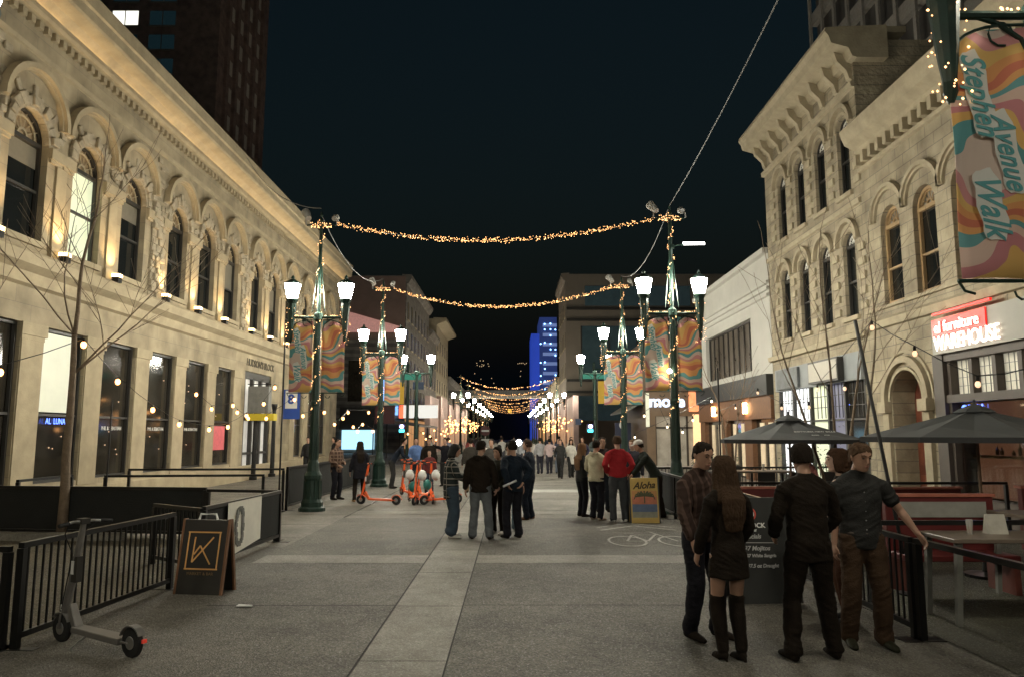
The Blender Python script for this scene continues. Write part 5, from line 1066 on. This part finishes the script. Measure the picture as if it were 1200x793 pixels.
# ================================================================== TREES
def bare_tree(label,loc,h,r,seed,trunks=1,lean=0,splay=.5,split=.35,depth=4):
    rnd=random.Random(seed); o=empty('bare_tree',loc); T=MB(); B=MB()
    def grow(p,d,L,r,lv,mb):
        pts=[p]; rr=[r]; q=p.copy(); dd=d.copy(); n=5
        for i in range(n):
            dd=(dd+Vector((rnd.uniform(-1,1),rnd.uniform(-1,1),rnd.uniform(-.2,.6)))*(.05 if mb is T else .14)).normalized(); q=q+dd*L/n; pts.append(q.copy()); rr.append(max(.004,r*(1-.5*(i+1)/n)))
            if lv>0 and i>=(3 if mb is T else 1):
                for _ in range(1 if lv<3 else 2):
                    a=rnd.uniform(0,2*PI); s=Vector((math.cos(a),math.sin(a),rnd.uniform(.1,.8))); e=(dd*.6+s*splay*1.3).normalized(); grow(q.copy(),e,L*rnd.uniform(.45,.7),max(.0045,rr[-1]*.38),lv-1,B)
        mb.tube(pts,rr,5 if lv<3 else 8)
        if lv>0: grow(q,dd,L*.6,max(.004,rr[-1]*.9),lv-1,B)
    for k in range(trunks):
        a=2*PI*k/trunks+1; d=Vector((lean+(.25*math.cos(a) if trunks>1 else 0),.25*math.sin(a) if trunks>1 else 0,1)).normalized(); grow(Vector((.08*math.cos(a) if trunks>1 else 0,0,0)),d,h*split,r,depth,T)
    T.build('trunk',bark,o,smooth=True); B.build('branches',bark,o,smooth=True); return tag(o,label,'tree')
bare_tree('tall bare young tree with a pale trunk in front of the limestone building',(-8.32,14.0,0),7.5,.095,4,lean=.07,splay=.5,split=.5,depth=3)
bare_tree('bare multi-stemmed tree between the two patio umbrellas',(6.4,14.6,0),6.0,.04,9,trunks=4,splay=.35,split=.55,depth=2)
bare_tree('small bare tree beside the white building shopfront',(6.6,22.5,0),5,.05,14,trunks=2,splay=.4,split=.5,depth=2)
bare_tree('thin bare tree at the left edge of the frame',(-8.6,11.2,0),7,.05,25,lean=-.08,splay=.4,split=.5,depth=2)
# ================================================================== FENCES
def fence(name,A,B,h,label,kind='bars',cat='fence',group='black patio fences',base=.0,thick=.028):
    A=Vector((*A,0)); B=Vector((*B,0)); d=B-A; L=d.length; o=empty(name,A,math.atan2(d.y,d.x))
    b=MB(); b.box(0,L,-thick,thick,h-.05,h); b.build('top_rail',black,o)
    if kind!='top':
        b=MB(); b.box(0,L,-thick*.8,thick*.8,.09,.14); b.build('bottom_rail',black,o)
    n=max(1,round(L/2.6))
    for i in range(n+1):
        x=min(max(.02,L*i/n),L-.02); b=MB(); b.box(x-.03,x+.03,-.032,.032,0,h-.052); b.box(x-.05,x+.05,-.2,.2,0,.012); b.build('post',black,o)
    if kind=='bars':
        b=MB(); x=.1
        while x<L-.05: b.box(x-.008,x+.008,-.008,.008,.141,h-.051); x+=.1
        b.build('bar_infill',black,o)
    if kind=='solid':
        b=MB(); N=max(4,int(L/.4)); vs=[];fs=[]
        for i in range(N+1):
            for z in (.142,h-.052): vs.append((L*i/N,.012*math.sin(i*1.7),z))
        for i in range(N): fs.append((2*i,2*i+2,2*i+3,2*i+1))
        b.add(vs,fs); q=b.build('mesh_cover',blackmesh,o); q.modifiers.new('s','SOLIDIFY').thickness=.008
    return tag(o,label,cat,group)
fence('patio_fence',(-4.42,6.85),(-4.22,9.45),.93,'nearest black barred fence panel on the left, behind the grey scooter')
fence('patio_fence',(-6.6,6.95),(-4.5,6.83),.9,'black open fence panel cut by the left edge of the frame','top')
f=fence('patio_fence',(-4.28,10.5),(-4.15,13.5),.9,'black covered fence panel carrying the white printed sheet','solid')
fence('patio_fence',(-5.3,11.2),(-4.3,10.48),.88,'short dark fence panel behind the gold-lettered sandwich board','bars')
fence('patio_fence',(-11,14.4),(-5.6,13.8),.93,'long dark covered fence behind the bare tree','solid')
fence('patio_fence',(-5.58,13.8),(-4.2,13.55),.9,'short open rail joining the covered fence to its corner','top')
fence('patio_fence',(-9.0,16.6),(-5.6,17.0),1.0,'open black rail frame in front of the limestone windows','top')
fence('patio_fence',(-5.64,18.85),(-5.5,31.5),1.08,'long black covered fence running past the first left lamppost','solid')
fence('patio_fence',(-5.7,18.8),(-9.5,18.6),1.05,'open rail returning to the limestone wall by the first left lamppost','top')
fence('patio_fence',(-9.6,14.6),(-9.6,16.4),1.02,'short open rail frame beside the third window','top')
fence('patio_fence',(3.80,7.16),(3.9,5.3),.93,'glossy open black rail nearest on the right, beside the man in grey','top')
fence('patio_fence',(3.78,7.2),(3.74,10.0),.93,'black barred fence behind the man in grey','bars')
fence('patio_fence',(3.9,8.3),(8.5,8.4),.96,'black open rail crossing the near right patio','top')
fence('patio_fence',(4.0,14.6),(9.6,14.6),.98,'black rail along the far side of the near right patio','top')
fence('patio_fence',(3.62,10.1),(3.7,19.3),.98,'long black covered fence on the right beside the painted bicycle','solid')
fence('patio_fence',(3.9,20.5),(9.4,21.2),1.0,'dark rail around the umbrella patio by the white building','bars')
b=MB(); b.hexa([(-4.21,11.2,.08),(-4.155,12.5,.2),(-4.147,12.5,.2),(-4.202,11.2,.08),(-4.21,11.2,.88),(-4.155,12.5,.88),(-4.147,12.5,.88),(-4.202,11.2,.88)]); ps=tag(b.build('printed_sheet',mat('print_sheet',(.72,.70,.62),.8,var=.12,scale=3)),'white printed sheet with a grey figure drawing hung on the covered fence','poster')
b=MB(); 
for k in range(60):
    t=k/60*2*PI; y=11.62+.13*math.cos(t)+random.uniform(-.03,.03); z=.5+.27*math.sin(t); b.box(-4.202+(y-11.2)*.0423,-4.196+(y-11.2)*.0423,y-.04,y+.04,z-.03,z+.03)
for v in range(0): pass
bb=b; o=bb.build('grey_drawing',mat('grey_ink',(.16,.16,.15),.9,var=.5,scale=20),ps)
for v in o.data.vertices: v.co.x+=.008
# planter kerb left
b=MB(); b.box(-11,-7,13.55,13.75,.004,.14); tag(b.build('kerb',g_conc),kind='structure')
# ================================================================== SANDWICH BOARDS
def aboard(name,label,w,h,spread,loc,rz,m,fm):
    o=empty(name,loc,rz); 
    for s in (-1,1):
        b=MB(); y0=s*spread; b.hexa([(-w/2,y0-.012,0),(w/2,y0-.012,0),(w/2,y0+.012,0),(-w/2,y0+.012,0),(-w/2,s*.015-.012,h),(w/2,s*.015-.012,h),(w/2,s*.015+.012,h),(-w/2,s*.015+.012,h)]); b.build('panel',m,o)
        for sx in (-1,1):
            b=MB(); x=sx*(w/2+.014); b.hexa([(x-.013,y0-.02,-.0),(x+.013,y0-.02,0),(x+.013,y0+.02,0),(x-.013,y0+.02,0),(x-.013,s*.015-.02,h+.01),(x+.013,s*.015-.02,h+.01),(x+.013,s*.015+.02,h+.01),(x-.013,s*.015+.02,h+.01)]); b.build('frame',fm,o)
    return tag(o,label,'sign')
def on_board(h,spread,z,x=0,e=.016): # point on the front face
    t=z/h; y=-(spread*(1-t)+.015*t)-e; return Vector((x,y,z))
K=aboard('sandwich_board','black sandwich board with a gold square and letter in front of the barred fence',.56,.86,.16,(-3.72,9.28,0),R(-8),mat('board_black',(.018,.016,.013),.5,var=.3),wood)
def bseg(mb,h,sp,a,b_,w=.016,e=.017):
    A=on_board(h,sp,a[1],a[0],e); B=on_board(h,sp,b_[1],b_[0],e); d=(B-A).normalized(); n=d.cross(Vector((0,-1,0))).normalized()*w; f=Vector((0,-.004,0)); 
    mb.hexa([A-n,B-n,B+n,A+n,A-n+f,B-n+f,B+n+f,A+n+f])
b=MB()
for a,c in (((-.2,.30),(-.2,.71)),((.2,.30),(.2,.71)),((-.214,.716),(.214,.716)),((-.214,.294),(.214,.294)),((-.115,.66),(-.125,.37)),((-.125,.37),(.12,.66)),((-.11,.46),(-.04,.56)),((-.04,.56),(.11,.35))): bseg(b,.86,.16,a,c,.0085)
b.build('gold_emblem',gold,K)
text('small_lettering','MARKET & BAR',.05,mat('dim_gold',(.2,.13,.06),.6),K,on_board(.86,.16,.24,0,.018),(1,0,0),(0,-.13,1),extrude=.001,world=False)
b=MB(); b.tube([(-.12,0,.86),(-.1,0,.925),(.1,0,.925),(.12,0,.86)],.014,6); b.build('handle',white,K)
C=aboard('chalk_board','tall black chalkboard with round red emblem and chalk prices behind the couple',.70,1.16,.2,(2.90,8.85,0),R(4),mat('chalkboard',(.022,.023,.022),.8,var=.3),frame)
b=MB(); q=on_board(1.16,.2,.98,-.15,.018); Fb=lambda u,z,d:(q.x+u,q.y+d+ z*.16,q.z+z); b.arc(Fb,0,0,.062,.078,-.004,0,0,2*PI,24); b.build('red_ring',mat('red_ring',(.5,.06,.04),.6),C)
b=MB(); b.arc(Fb,0,0,.03,.055,-.003,0,0,2*PI,24); b.arc(Fb,0,.01,.001,.026,-.005,0,0,2*PI,6); b.build('white_emblem',white,C)
for s_,z,sz,x in (('BIG ROCK',.85,.075,-.15),('BREWERY',.795,.03,-.15),('Specials',.73,.07,-.15),('$7 Mojitos',.60,.07,-.1),('$7 White Sangria',.52,.05,-.06),('$7.5 oz Draught',.41,.055,-.05)):
    text('chalk_lettering',s_,sz,white if z>.75 else chalk,C,on_board(1.16,.2,z,x,.018),(1,0,0),(0,.16,1),extrude=.0015,shear=0 if z>.75 else .25,offset=.002,world=False)
b=MB(); bseg(b,1.16,.2,(-.3,.665),(.12,.66),.004); b.build('underline',chalk,C)
# sunset poster board
S=aboard('poster_board','framed sandwich board with a yellow and coral sunset poster and dark lettering',.60,.95,.16,(2.86,16.4,0),R(2),mat('poster_yellow',(.62,.42,.12),.6,var=.1),mat('board_frame_dark',(.05,.05,.05),.6))
def bstrip(z0,z1,m,name):
    b=MB(); A=on_board(.95,.16,z0,0,.016); B=on_board(.95,.16,z1,0,.016); b.hexa([(-.27,A.y,z0),(.27,A.y,z0),(.27,B.y,z1),(-.27,B.y,z1),(-.27,A.y-.003,z0),(.27,A.y-.003,z0),(.27,B.y-.003,z1),(-.27,B.y-.003,z1)]); b.build(name,m,S)
bstrip(.12,.24,mat('poster_sand',(.3,.3,.24),.6),'sand_band'); bstrip(.24,.40,mat('poster_blue',(.12,.17,.28),.6),'blue_band'); bstrip(.40,.56,mat('poster_coral',(.58,.2,.12),.6),'coral_band'); bstrip(.56,.68,mat('poster_orange',(.6,.3,.11),.6),'orange_band')
text('poster_lettering','Aloha',.2,mat('poster_ink',(.06,.04,.015),.7),S,on_board(.95,.16,.79,0,.02),(1,.0,.05),(0,.15,1),extrude=.001,shear=.35,offset=.006,world=False)
b=MB()
for k in range(9):
    a=PI*k/8; r=.2; 
    bseg(b,.95,.16,(.0,.58),(r*math.cos(a),.56+.12*math.sin(a)),.016,.021); bseg(b,.95,.16,(r*math.cos(a),.56+.12*math.sin(a)),(r*1.15*math.cos(a),.5+.1*math.sin(a)),.01,.021)
bseg(b,.95,.16,(0,.42),(0,.58),.012,.021); b.build('palm_motif',mat('poster_green',(.10,.11,.06),.7),S)
# ================================================================== SCOOTERS
def scooter(m,name='electric_scooter'):
    o=empty(name); 
    b=MB(); b.disc_wheel((0,.52,.125),.125,.05); w=b.build('front_wheel',rubber,o); b=MB(); b.disc_wheel((0,.52,.125),.06,.056); b.build('hub',steel,w)
    b=MB(); b.disc_wheel((0,-.5,.125),.125,.05); w=b.build('rear_wheel',rubber,o); b=MB(); b.disc_wheel((0,-.5,.125),.06,.056); b.build('hub',steel,w)
    b=MB(); b.hexa([(-.075,-.4,.10),(.075,-.4,.10),(.06,.30,.12),(-.06,.30,.12),(-.075,-.4,.155),(.075,-.4,.155),(.06,.30,.17),(-.06,.30,.17)]); b.hexa([(-.04,.30,.12),(.04,.30,.12),(.03,.43,.30),(-.03,.43,.30),(-.04,.26,.17),(.04,.26,.17),(.03,.38,.36),(-.03,.38,.36)])
    b.tube([(-.045,-.38,.13),(-.045,-.5,.125)],.012,5); b.tube([(.045,-.38,.13),(.045,-.5,.125)],.012,5); b.build('deck',m,o,bev=.006)
    b=MB(); b.tube([(0,.50,.26),(0,.42,.55),(0,.34,.92),(0,.31,1.08)],[.034,.036,.032,.024],8); b.tube([(-.036,.52,.125),(-.036,.50,.27),(0,.49,.29)],.011,5); b.tube([(.036,.52,.125),(.036,.50,.27),(0,.49,.29)],.011,5); b.build('stem',m,o)
    b=MB(); b.tube([(-.14,.30,1.09),(-.10,.42,.98),(-.03,.40,.80),(-.035,.50,.3)],.005,4); b.tube([(.14,.30,1.09),(.09,.42,1.0),(.03,.40,.82)],.005,4); b.build('brake_cable',rubber,o)
    b=MB(); b.box(-.012,.012,.545,.552,.28,.33); b.box(.031,.036,.36,.40,.62,.74); b.box(-.036,-.031,.36,.40,.62,.74); b.build('reflector',white,o)
    b=MB(); b.box(-.03,.03,.32,.40,.55,.78); b.build('battery_label',frame,o)
    b=MB(); b.tube([(-.24,.27,1.08),(-.1,.31,1.10),(.1,.31,1.10),(.24,.27,1.08)],.013,6); h=b.build('handlebar',steel if m is greyp else m,o)
    for s in (-1,1):
        b=MB(); b.tube([(s*.15,.29,1.09),(s*.25,.27,1.08)],.019,7); b.build('grip',rubber,h)
    b=MB(); b.box(-.04,.04,.27,.36,1.075,1.125); b.build('display',frame,h)
    b=MB(); b.arc(lambda u,z,d:(d,-.5+u,.125+z),0,0,.135,.145,-.035,.035,R(20),R(150),8); q=b.build('rear_mudguard',m,o); b=MB(); b.box(-.02,.02,-.665,-.65,.14,.17); b.build('tail_light',L_red if False else mat('red_lens',(.4,.02,.02),.3,emit=(1,.1,.05),es=.2),q)
    b=MB(); b.arc(lambda u,z,d:(d,.52+u,.125+z),0,0,.135,.145,-.035,.035,R(40),R(150),8); b.build('front_mudguard',m,o)
    b=MB(); b.tube([(-.05,.1,.11),(-.14,.16,.01)],.009,5); b.build('kickstand',steel,o)
    return tag(o,None,'scooter')
g=scooter(greyp); A_=Vector((-3.29,6.64)); B_=Vector((-4.15,7.11)); d=B_-A_; place(g,((A_.x+B_.x)/2+.02,(A_.y+B_.y)/2,0),math.atan2(d.y,d.x)-PI/2,'single grey electric scooter parked against the barred fence at lower left')
so=scooter(orange); so.rotation_mode='XYZ'
place(so,(-3.62,20.5,0),R(78),'lone orange scooter beside the second left lamppost, left of the parked cluster','parked orange scooters')
for i,(x,y,rz,l) in enumerate(((-2.75,21.0,20,'orange scooter at the left end of the parked cluster'),(-2.5,20.8,165,'orange scooter second from the left in the parked cluster'),(-2.25,21.1,10,'orange scooter in the middle of the parked cluster'),(-1.95,20.7,-60,'orange scooter turned sideways at the front of the parked cluster'),(-1.7,21.1,15,'orange scooter at the right end of the parked cluster, beside the woman in plaid'),(-2.6,22.3,30,'orange scooter half hidden at the back left of the cluster'),(-3.2,23.2,30,'orange scooter standing behind the parked cluster'))):
    place(copy_tree(so),(x,y,0),R(rz),l,'parked orange scooters')
def helmet(p,m,l):
    b=MB(); b.ball((0,0,0),.12,.14,.15,12,8); o=b.build('helmet',m,smooth=True); o.location=p; tag(o,l,'helmet','helmets hung on the scooters'); b=MB()
    for k in (-1,0,1): b.arc(lambda u,z,d:(u,d+k*.05,z),0,0,.122,.128,-.012,.012,R(20),R(160),8)
    b.build('vents',frame,o)
for i,(x,y,z,mm) in enumerate(((-2.82,20.75,.78,white),(-2.45,20.5,.78,white),(-2.1,20.7,.78,white),(-2.35,20.9,.5,mat('teal_helmet',(.03,.22,.2),.5)),(-2.75,20.9,.45,MATS.get('teal_helmet',teal)))):
    helmet((x,y,z),mm,['white helmet hung leftmost on the scooter cluster','white helmet hung in the middle of the scooter cluster','white helmet hung rightmost on the scooter cluster','teal helmet low in the middle of the scooter cluster','teal helmet low at the left of the scooter cluster'][i])
# ================================================================== UMBRELLAS, TABLES, SEATING
def umbrella(loc,r,ze,zp,rz,label,wr=True):
    o=empty('patio_umbrella',loc,rz); n=8; vs=[(0,0,zp)]; fs=[]; m=3
    for j in range(1,m+1):
        for k in range(n*2):
            a=PI*k/n; t=j/m; rr=r*t*(1 if k%2==0 else .955); vs.append((rr*math.cos(a),rr*math.sin(a),zp-(zp-ze)*t+(.0 if k%2==0 else -.0)-.05*math.sin(PI*t)*(1 if k%2 else 0)))
    for k in range(2*n): fs.append((0,1+k,1+(k+1)%(2*n)))
    for j in range(m-1):
        for k in range(2*n): q=1+j*2*n; fs.append((q+k,q+2*n+k,q+2*n+(k+1)%(2*n),q+(k+1)%(2*n)))
    b=MB(); b.add(vs,fs); c=b.build('canopy',mat('grey_umbrella_cloth',(.05,.054,.056),.85,var=.2,scale=3),o); c.modifiers.new('s','SOLIDIFY').thickness=.006
    b=MB(); q=1+(m-1)*2*n
    for k in range(2*n):
        p0=Vector(vs[q+k]); p1=Vector(vs[q+(k+1)%(2*n)]); b.add([p0,p1,p1-Vector((0,0,.07)),p0-Vector((0,0,.07))],[(0,1,2,3)])
    v=b.build('valance',mat('dark_valance',(.02,.02,.021),.9),c); v.modifiers.new('s','SOLIDIFY').thickness=.004
    b=MB(); b.lathe([(.28,zp-.06),(.2,zp-.01),(.05,zp+.05),(.02,zp+.06),(.02,zp+.12)],n=8); b.build('vent_cap',mat('grey_umbrella_cloth',None),c)
    b=MB(); b.tube([(0,0,.03),(0,0,zp-.02)],.022,8); b.build('pole',mat('umbrella_wood_pole',(.16,.1,.06),.6),o)
    b=MB()
    for k in range(n): a=2*PI*k/n; b.tube([(0,0,zp-.06),(r*.96*math.cos(a),r*.96*math.sin(a),ze-.02)],.008,4)
    b.build('ribs',black,o)
    b=MB(); b.lathe([(.28,0),(.28,.05),(.06,.08),(.035,.3)],n=16); b.build('base',black,o)
    if wr:
        t=Vector((0,-.6*r,0)); a=-PI/2
        sl=(zp-ze)/r; 
        for s_,f,sz in (('BOTTLESCREW BILLS',.68,.085),('SUMMER PATIO',.83,.05)):
            p=Vector((0,-r*.94*f,zp-(zp-ze)*f+.012)); text('canopy_lettering',s_,sz,white,c,p,(1,0,0),(0,1,sl),extrude=.001,shear=.3,world=False)
    return tag(o,label,'umbrella','grey patio umbrellas')
umbrella((6.35,10.2,0),1.5,1.86,2.25,R(22.5+12),'near grey patio umbrella in front of the arched door')
umbrella((5.2,14.0,0),1.3,1.80,2.2,R(10),'second grey patio umbrella in front of the lit shopfront')
tabm=mat('pale_table_top',(.14,.11,.085),.45,var=.2)
def table(loc,w,l,h,rz,label):
    o=empty('patio_table',loc,rz); b=MB(); b.box(-w/2,w/2,-l/2,l/2,h-.04,h); b.build('tabletop',tabm,o,bev=.005)
    for sx in (-1,1):
        for sy in (-1,1):
            x,y=sx*(w/2-.08),sy*(l/2-.08); b=MB(); b.hexa([(x-.025+.05*sx,y-.025,0),(x+.025+.05*sx,y-.025,0),(x+.025+.05*sx,y+.025,0),(x-.025+.05*sx,y+.025,0),(x-.03,y-.03,h-.042),(x+.03,y-.03,h-.042),(x+.03,y+.03,h-.042),(x-.03,y+.03,h-.042)]); b.build('leg',mat('grey_leg_paint',(.13,.13,.115),.6) if h<1.0 else frame,o)
    return tag(o,label,'table','patio tables')
table((5.15,7.9,0),1.5,.7,.86,0,'pale patio table just behind the near rail, under the hand of the man in grey')
table((6.6,8.9,0),1.6,.7,.98,0,'pale patio table at the right edge of the frame')
table((5.9,7.3,0),1.3,.45,.45,R(3),'low white-legged bench table below the patio table')
def bench(loc,w,rz,h,label,panel=False):
    o=empty('red_booth_bench',loc,rz); b=MB(); b.box(-w/2,w/2,-.05,.05,.42,h); bk=b.build('backrest',redp,o,bev=.01); b=MB(); b.box(-w/2,w/2,-.5,-.052,.4,.47); b.build('seat',redp,o,bev=.01)
    for sx in (-1,1): b=MB(); b.box(sx*(w/2-.05)-.035,sx*(w/2-.05)+.035,-.48,.04,0,.398); b.build('side_support',mat('red_dark_wood',(.12,.03,.02),.7),o)
    b=MB(); b.box(-w/2-.02,w/2+.02,-.07,.07,h+.001,h+.035); b.build('top_trim',mat('worn_red_trim',(.36,.12,.08),.5,var=.3),o)
    if panel: b=MB(); b.box(-w/2+.15,w/2-.1,-.065,-.052,h-.25,h-.06); b.build('white_plate',mat('grey_white_plate',(.25,.245,.22),.6,var=.2),bk)
    return tag(o,label,'bench','red patio benches')
bench((5.35,9.5,0),1.35,0,1.12,'red booth bench with a pale plate on its back, behind the man in grey',True)
bench((7.3,9.8,0),1.4,0,1.2,'plain red booth bench at the right edge under the umbrella')
bench((4.55,13.2,0),1.4,0,.95,'red booth bench behind the chalkboard')
bench((6.6,12.4,0),1.6,R(4),1.0,'red booth bench between the two umbrellas')
def stool(loc,rz,label):
    o=empty('bar_stool',loc,rz); b=MB(); b.box(-.19,.19,-.19,.19,.68,.73); b.build('seat',frame,o,bev=.01); b=MB(); b.box(-.19,.19,.15,.18,.76,1.05); b.tube([(-.17,.17,.73),(-.17,.17,.8)],.012,4); b.tube([(.17,.17,.73),(.17,.17,.8)],.012,4); b.build('backrest',frame,o)
    for x in (-.17,.17):
        for y in (-.17,.17): b=MB(); b.tube([(x*1.15,y*1.15,0),(x,y,.68)],.014,5); b.build('leg',frame,o)
    b=MB(); b.tube([(-.18,-.18,.25),(.18,-.18,.25),(.18,.18,.25),(-.18,.18,.25),(-.18,-.18,.25)],.009,4); b.build('foot_ring',frame,o); return tag(o,label,'stool','dark stools on the umbrella patio')
st=[(4.9,16.6,10,'dark bar stool nearest the covered fence'),(5.7,16.9,170,'dark bar stool second from the covered fence'),(6.4,16.6,0,'dark bar stool under the lit shopfront window'),(5.2,18.4,40,'dark bar stool at the back of the umbrella patio'),(7.2,17.3,200,'dark bar stool nearest the stone pier')]
for x,y,a,l in st: stool((x,y,0),R(a),l)
table((5.6,17.6,0),1.8,.7,1.05,0,'dark high table on the umbrella patio behind the suited man')
table((5.0,22.2,0),1.9,.8,.95,0,'wooden high table beside the first right lamppost')
def planter(loc,w,l,label,h=.45,fh=.5,seed=1):
    o=empty('planter',loc); b=MB(); b.box(-w/2,w/2,-l/2,l/2,0,h); b.build('box',frame,o); rn=random.Random(seed); b=MB()
    for _ in range(int(700*w*l)+200):
        p=Vector((rn.uniform(-w/2,w/2),rn.uniform(-l/2,l/2),h+abs(rn.gauss(0,fh*.45)))); a=rn.random()*6.28; s=rn.uniform(.02,.05); u=Vector((math.cos(a),math.sin(a),rn.uniform(-.5,.8)))*s; v=Vector((-math.sin(a),math.cos(a),rn.uniform(-.5,.5)))*s*.6; b.add([p-u,p+v,p+u,p-v],[(0,1,2,3)])
    q=b.build('foliage',foliage,o); return tag(o,label,'planter','planters on the right patios')
planter((4.9,20.9,0),1.2,.4,'low planter of dark leaves beside the first right lamppost',.6,.25,3)
planter((8.6,20.9,0),1.6,.5,'planter of tall evergreen bushes in front of the lit shopfront',.5,1.3,4)
planter((8.8,23.0,0),1.0,.6,'bushy evergreen planter against the stone building',.5,1.2,8)
planter((6.6,24.3,0),1.5,.4,'low hedge planter by the wood-clad shopfront',.9,.35,5)
def glass_(p,l,h=.15,r=.035):
    b=MB(); b.lathe([(r*.75,0),(r,h),(r*.93,h),(r*.68,.01)],n=10); o=b.build('drinking_glass',mat('clear_tumbler',(.5,.5,.48),.05,var=0,spec=.8,alpha=.5)); o.location=p; tag(o,l,'glass','glasses on the patio tables'); b=MB(); b.lathe([(r*.7,.012),(r*.85,h*.55)],n=10); b.build('drink',mat('amber_drink',(.3,.12,.02),.2,var=0),o)
glass_((4.8,7.95,.86),'drinking glass at the left end of the pale patio table near the man in grey'); glass_((5.4,7.8,.86),'drinking glass in the middle of the pale patio table near the man in grey'); glass_((6.2,8.9,.98),'drinking glass on the pale table at the right edge'); glass_((5.2,17.5,1.05),'drinking glass on the dark high table'); glass_((5.9,17.6,1.05),'second drinking glass on the dark high table')
b=MB(); b.hexa([(-.1,-.06,0),(.1,-.06,0),(.1,.06,0),(-.1,.06,0),(-.1,-.01,.2),(.1,-.01,.2),(.1,.01,.2),(-.1,.01,.2)]); o=b.build('menu_card',mat('menu_paper',(.4,.38,.33),.7)); o.location=(5.1,8.0,.86); tag(o,'folded pale menu card standing on the patio table beside the near rail','menu')
# ================================================================== TRAFFIC SIGNALS
def signal(x,y,s,label):
    o=empty('traffic_signal',(x,y,0)); b=MB(); b.lathe([(.2,0),(.2,.2),(.11,.3),(.09,6.6),(.02,6.7)],n=10); b.tube([(0,0,6.2),(s*3.2,-.2,6.3)],.05,6); b.build('pole',green,o)
    b=MB(); b.box(s*.25,s*.8,-.1,-.06,3.9,5.4); h=b.build('yellow_backboard',mat('signal_yellow',(.6,.36,.02),.5,var=.1,emit=(1,.6,.05),es=.1),o); b=MB(); b.box(s*.32,s*.73,-.02,.25,4.0,5.3); b.build('housing',mat('signal_yellow',None),h)
    b=MB(); b.box(-1.0,.9,-.16,-.13,5.55,5.95); st_=b.build('street_sign',mat('street_sign_green',(.02,.16,.11),.5,emit=(.05,.5,.35),es=.2),o)
    b=MB(); b.box(.35,1.1,-.2,-.17,4.9,5.4) if s<0 else b.box(-1.3,-.9,-.2,-.17,2.5,2.9); b.build('blue_plate',mat('blue_plate',(.03,.06,.13),.5),o)
    b=MB(); b.box(-.55,-.1,-.3,-.05,2.0,2.55); c=b.build('pedestrian_signal',frame,o)
    b=MB(); b.ball((-.32,-.36,2.4),.13,n=10,m=7); b.build('violet_lamp',L_viol,c); b=MB(); b.box(-.5,-.15,-.33,-.305,2.02,2.2); b.build('teal_lamp',mat('teal_led',(.1,.6,.6),.5,emit=(.05,.7,.8),es=3),c)
    return tag(o,label,'traffic light','traffic signals at the crossing')
signal(-7.1,50.5,-1,'traffic signal with yellow backboard and green street sign, left side of the crossing')
signal(5.5,49.5,1,'traffic signal with yellow backboard and green street sign, right side of the crossing')
b=MB(); b.box(-7.6,-5.2,52,52.1,3.0,3.9); s=tag(b.build('shop_sign',mat('white_lit_sign',(.6,.6,.58),.5,emit=(1,1,.95),es=.5)),'white shop sign with red edge above the scooters','sign'); b=MB(); b.box(-7.9,-7.61,51.98,52.1,3.0,3.9); b.build('red_end',mat('red_lit',(.6,.05,.02),.5,emit=(1,.12,.05),es=1.5),s)
b=MB(); b.box(-9.6,-8.2,52,52.1,2.6,4.2); tag(b.build('dark_red_sign',mat('dark_maroon',(.07,.015,.02),.6)),'dark maroon hanging sign left of the white shop sign','sign')
b=MB(); b.prof(FX(-10,-1),53,66,[(0,3.1),(-3.4,2.55),(-3.4,2.4),(0,2.9)]); o=b.build('black_awning',frame); tag(o,'black sloping awning behind the traffic signal on the left','awning'); b=MB(); 
for y in (53.2,59,65.8): b.tube([(-6.7,y,0),(-6.7,y,2.45)],.05,6); b.tube([(-9.9,y,0),(-9.9,y,2.9)],.05,6)
b.build('posts',frame,o)
b=MB(); b.disc_wheel((-2.15,60,2.15),.42,.03,(0,1,0),8); ns=b.build('no_entry_sign',redp); tag(ns,'round red no-entry sign far off behind the woman in plaid','sign'); b=MB(); b.box(-2.45,-1.85,59.95,59.98,2.08,2.22); b.build('white_bar',white,ns); b=MB(); b.tube([(-2.15,60.05,0),(-2.15,60.05,2.2)],.03,6); b.box(-2.5,-1.8,59.95,60,.9,1.5); b.build('post',white,ns)
# portable light behind the group
o=empty('tripod_light',AY(608,518,29)*1); o.location.z=0; zz=AY(608,518,29).z; o.location.z=0
b=MB(); 
for k in range(3): a=2*PI*k/3; b.tube([(0,0,zz-.4),(.35*math.cos(a),.35*math.sin(a),0)],.012,5)
b.tube([(0,0,zz-.5),(0,0,zz-.05)],.014,5); b.build('tripod',black,o)
b=MB(); b.box(-.13,.13,-.03,.05,zz-.11,zz+.11); h=b.build('lamp_head',black,o); b=MB(); b.ball((0,-.06,zz),.11,.03,.11,10,6); b.build('led',L_flash,h); tag(o,'dazzling white light on a stand behind the central group','lamp')
# distant vehicle and bins between the far lamps
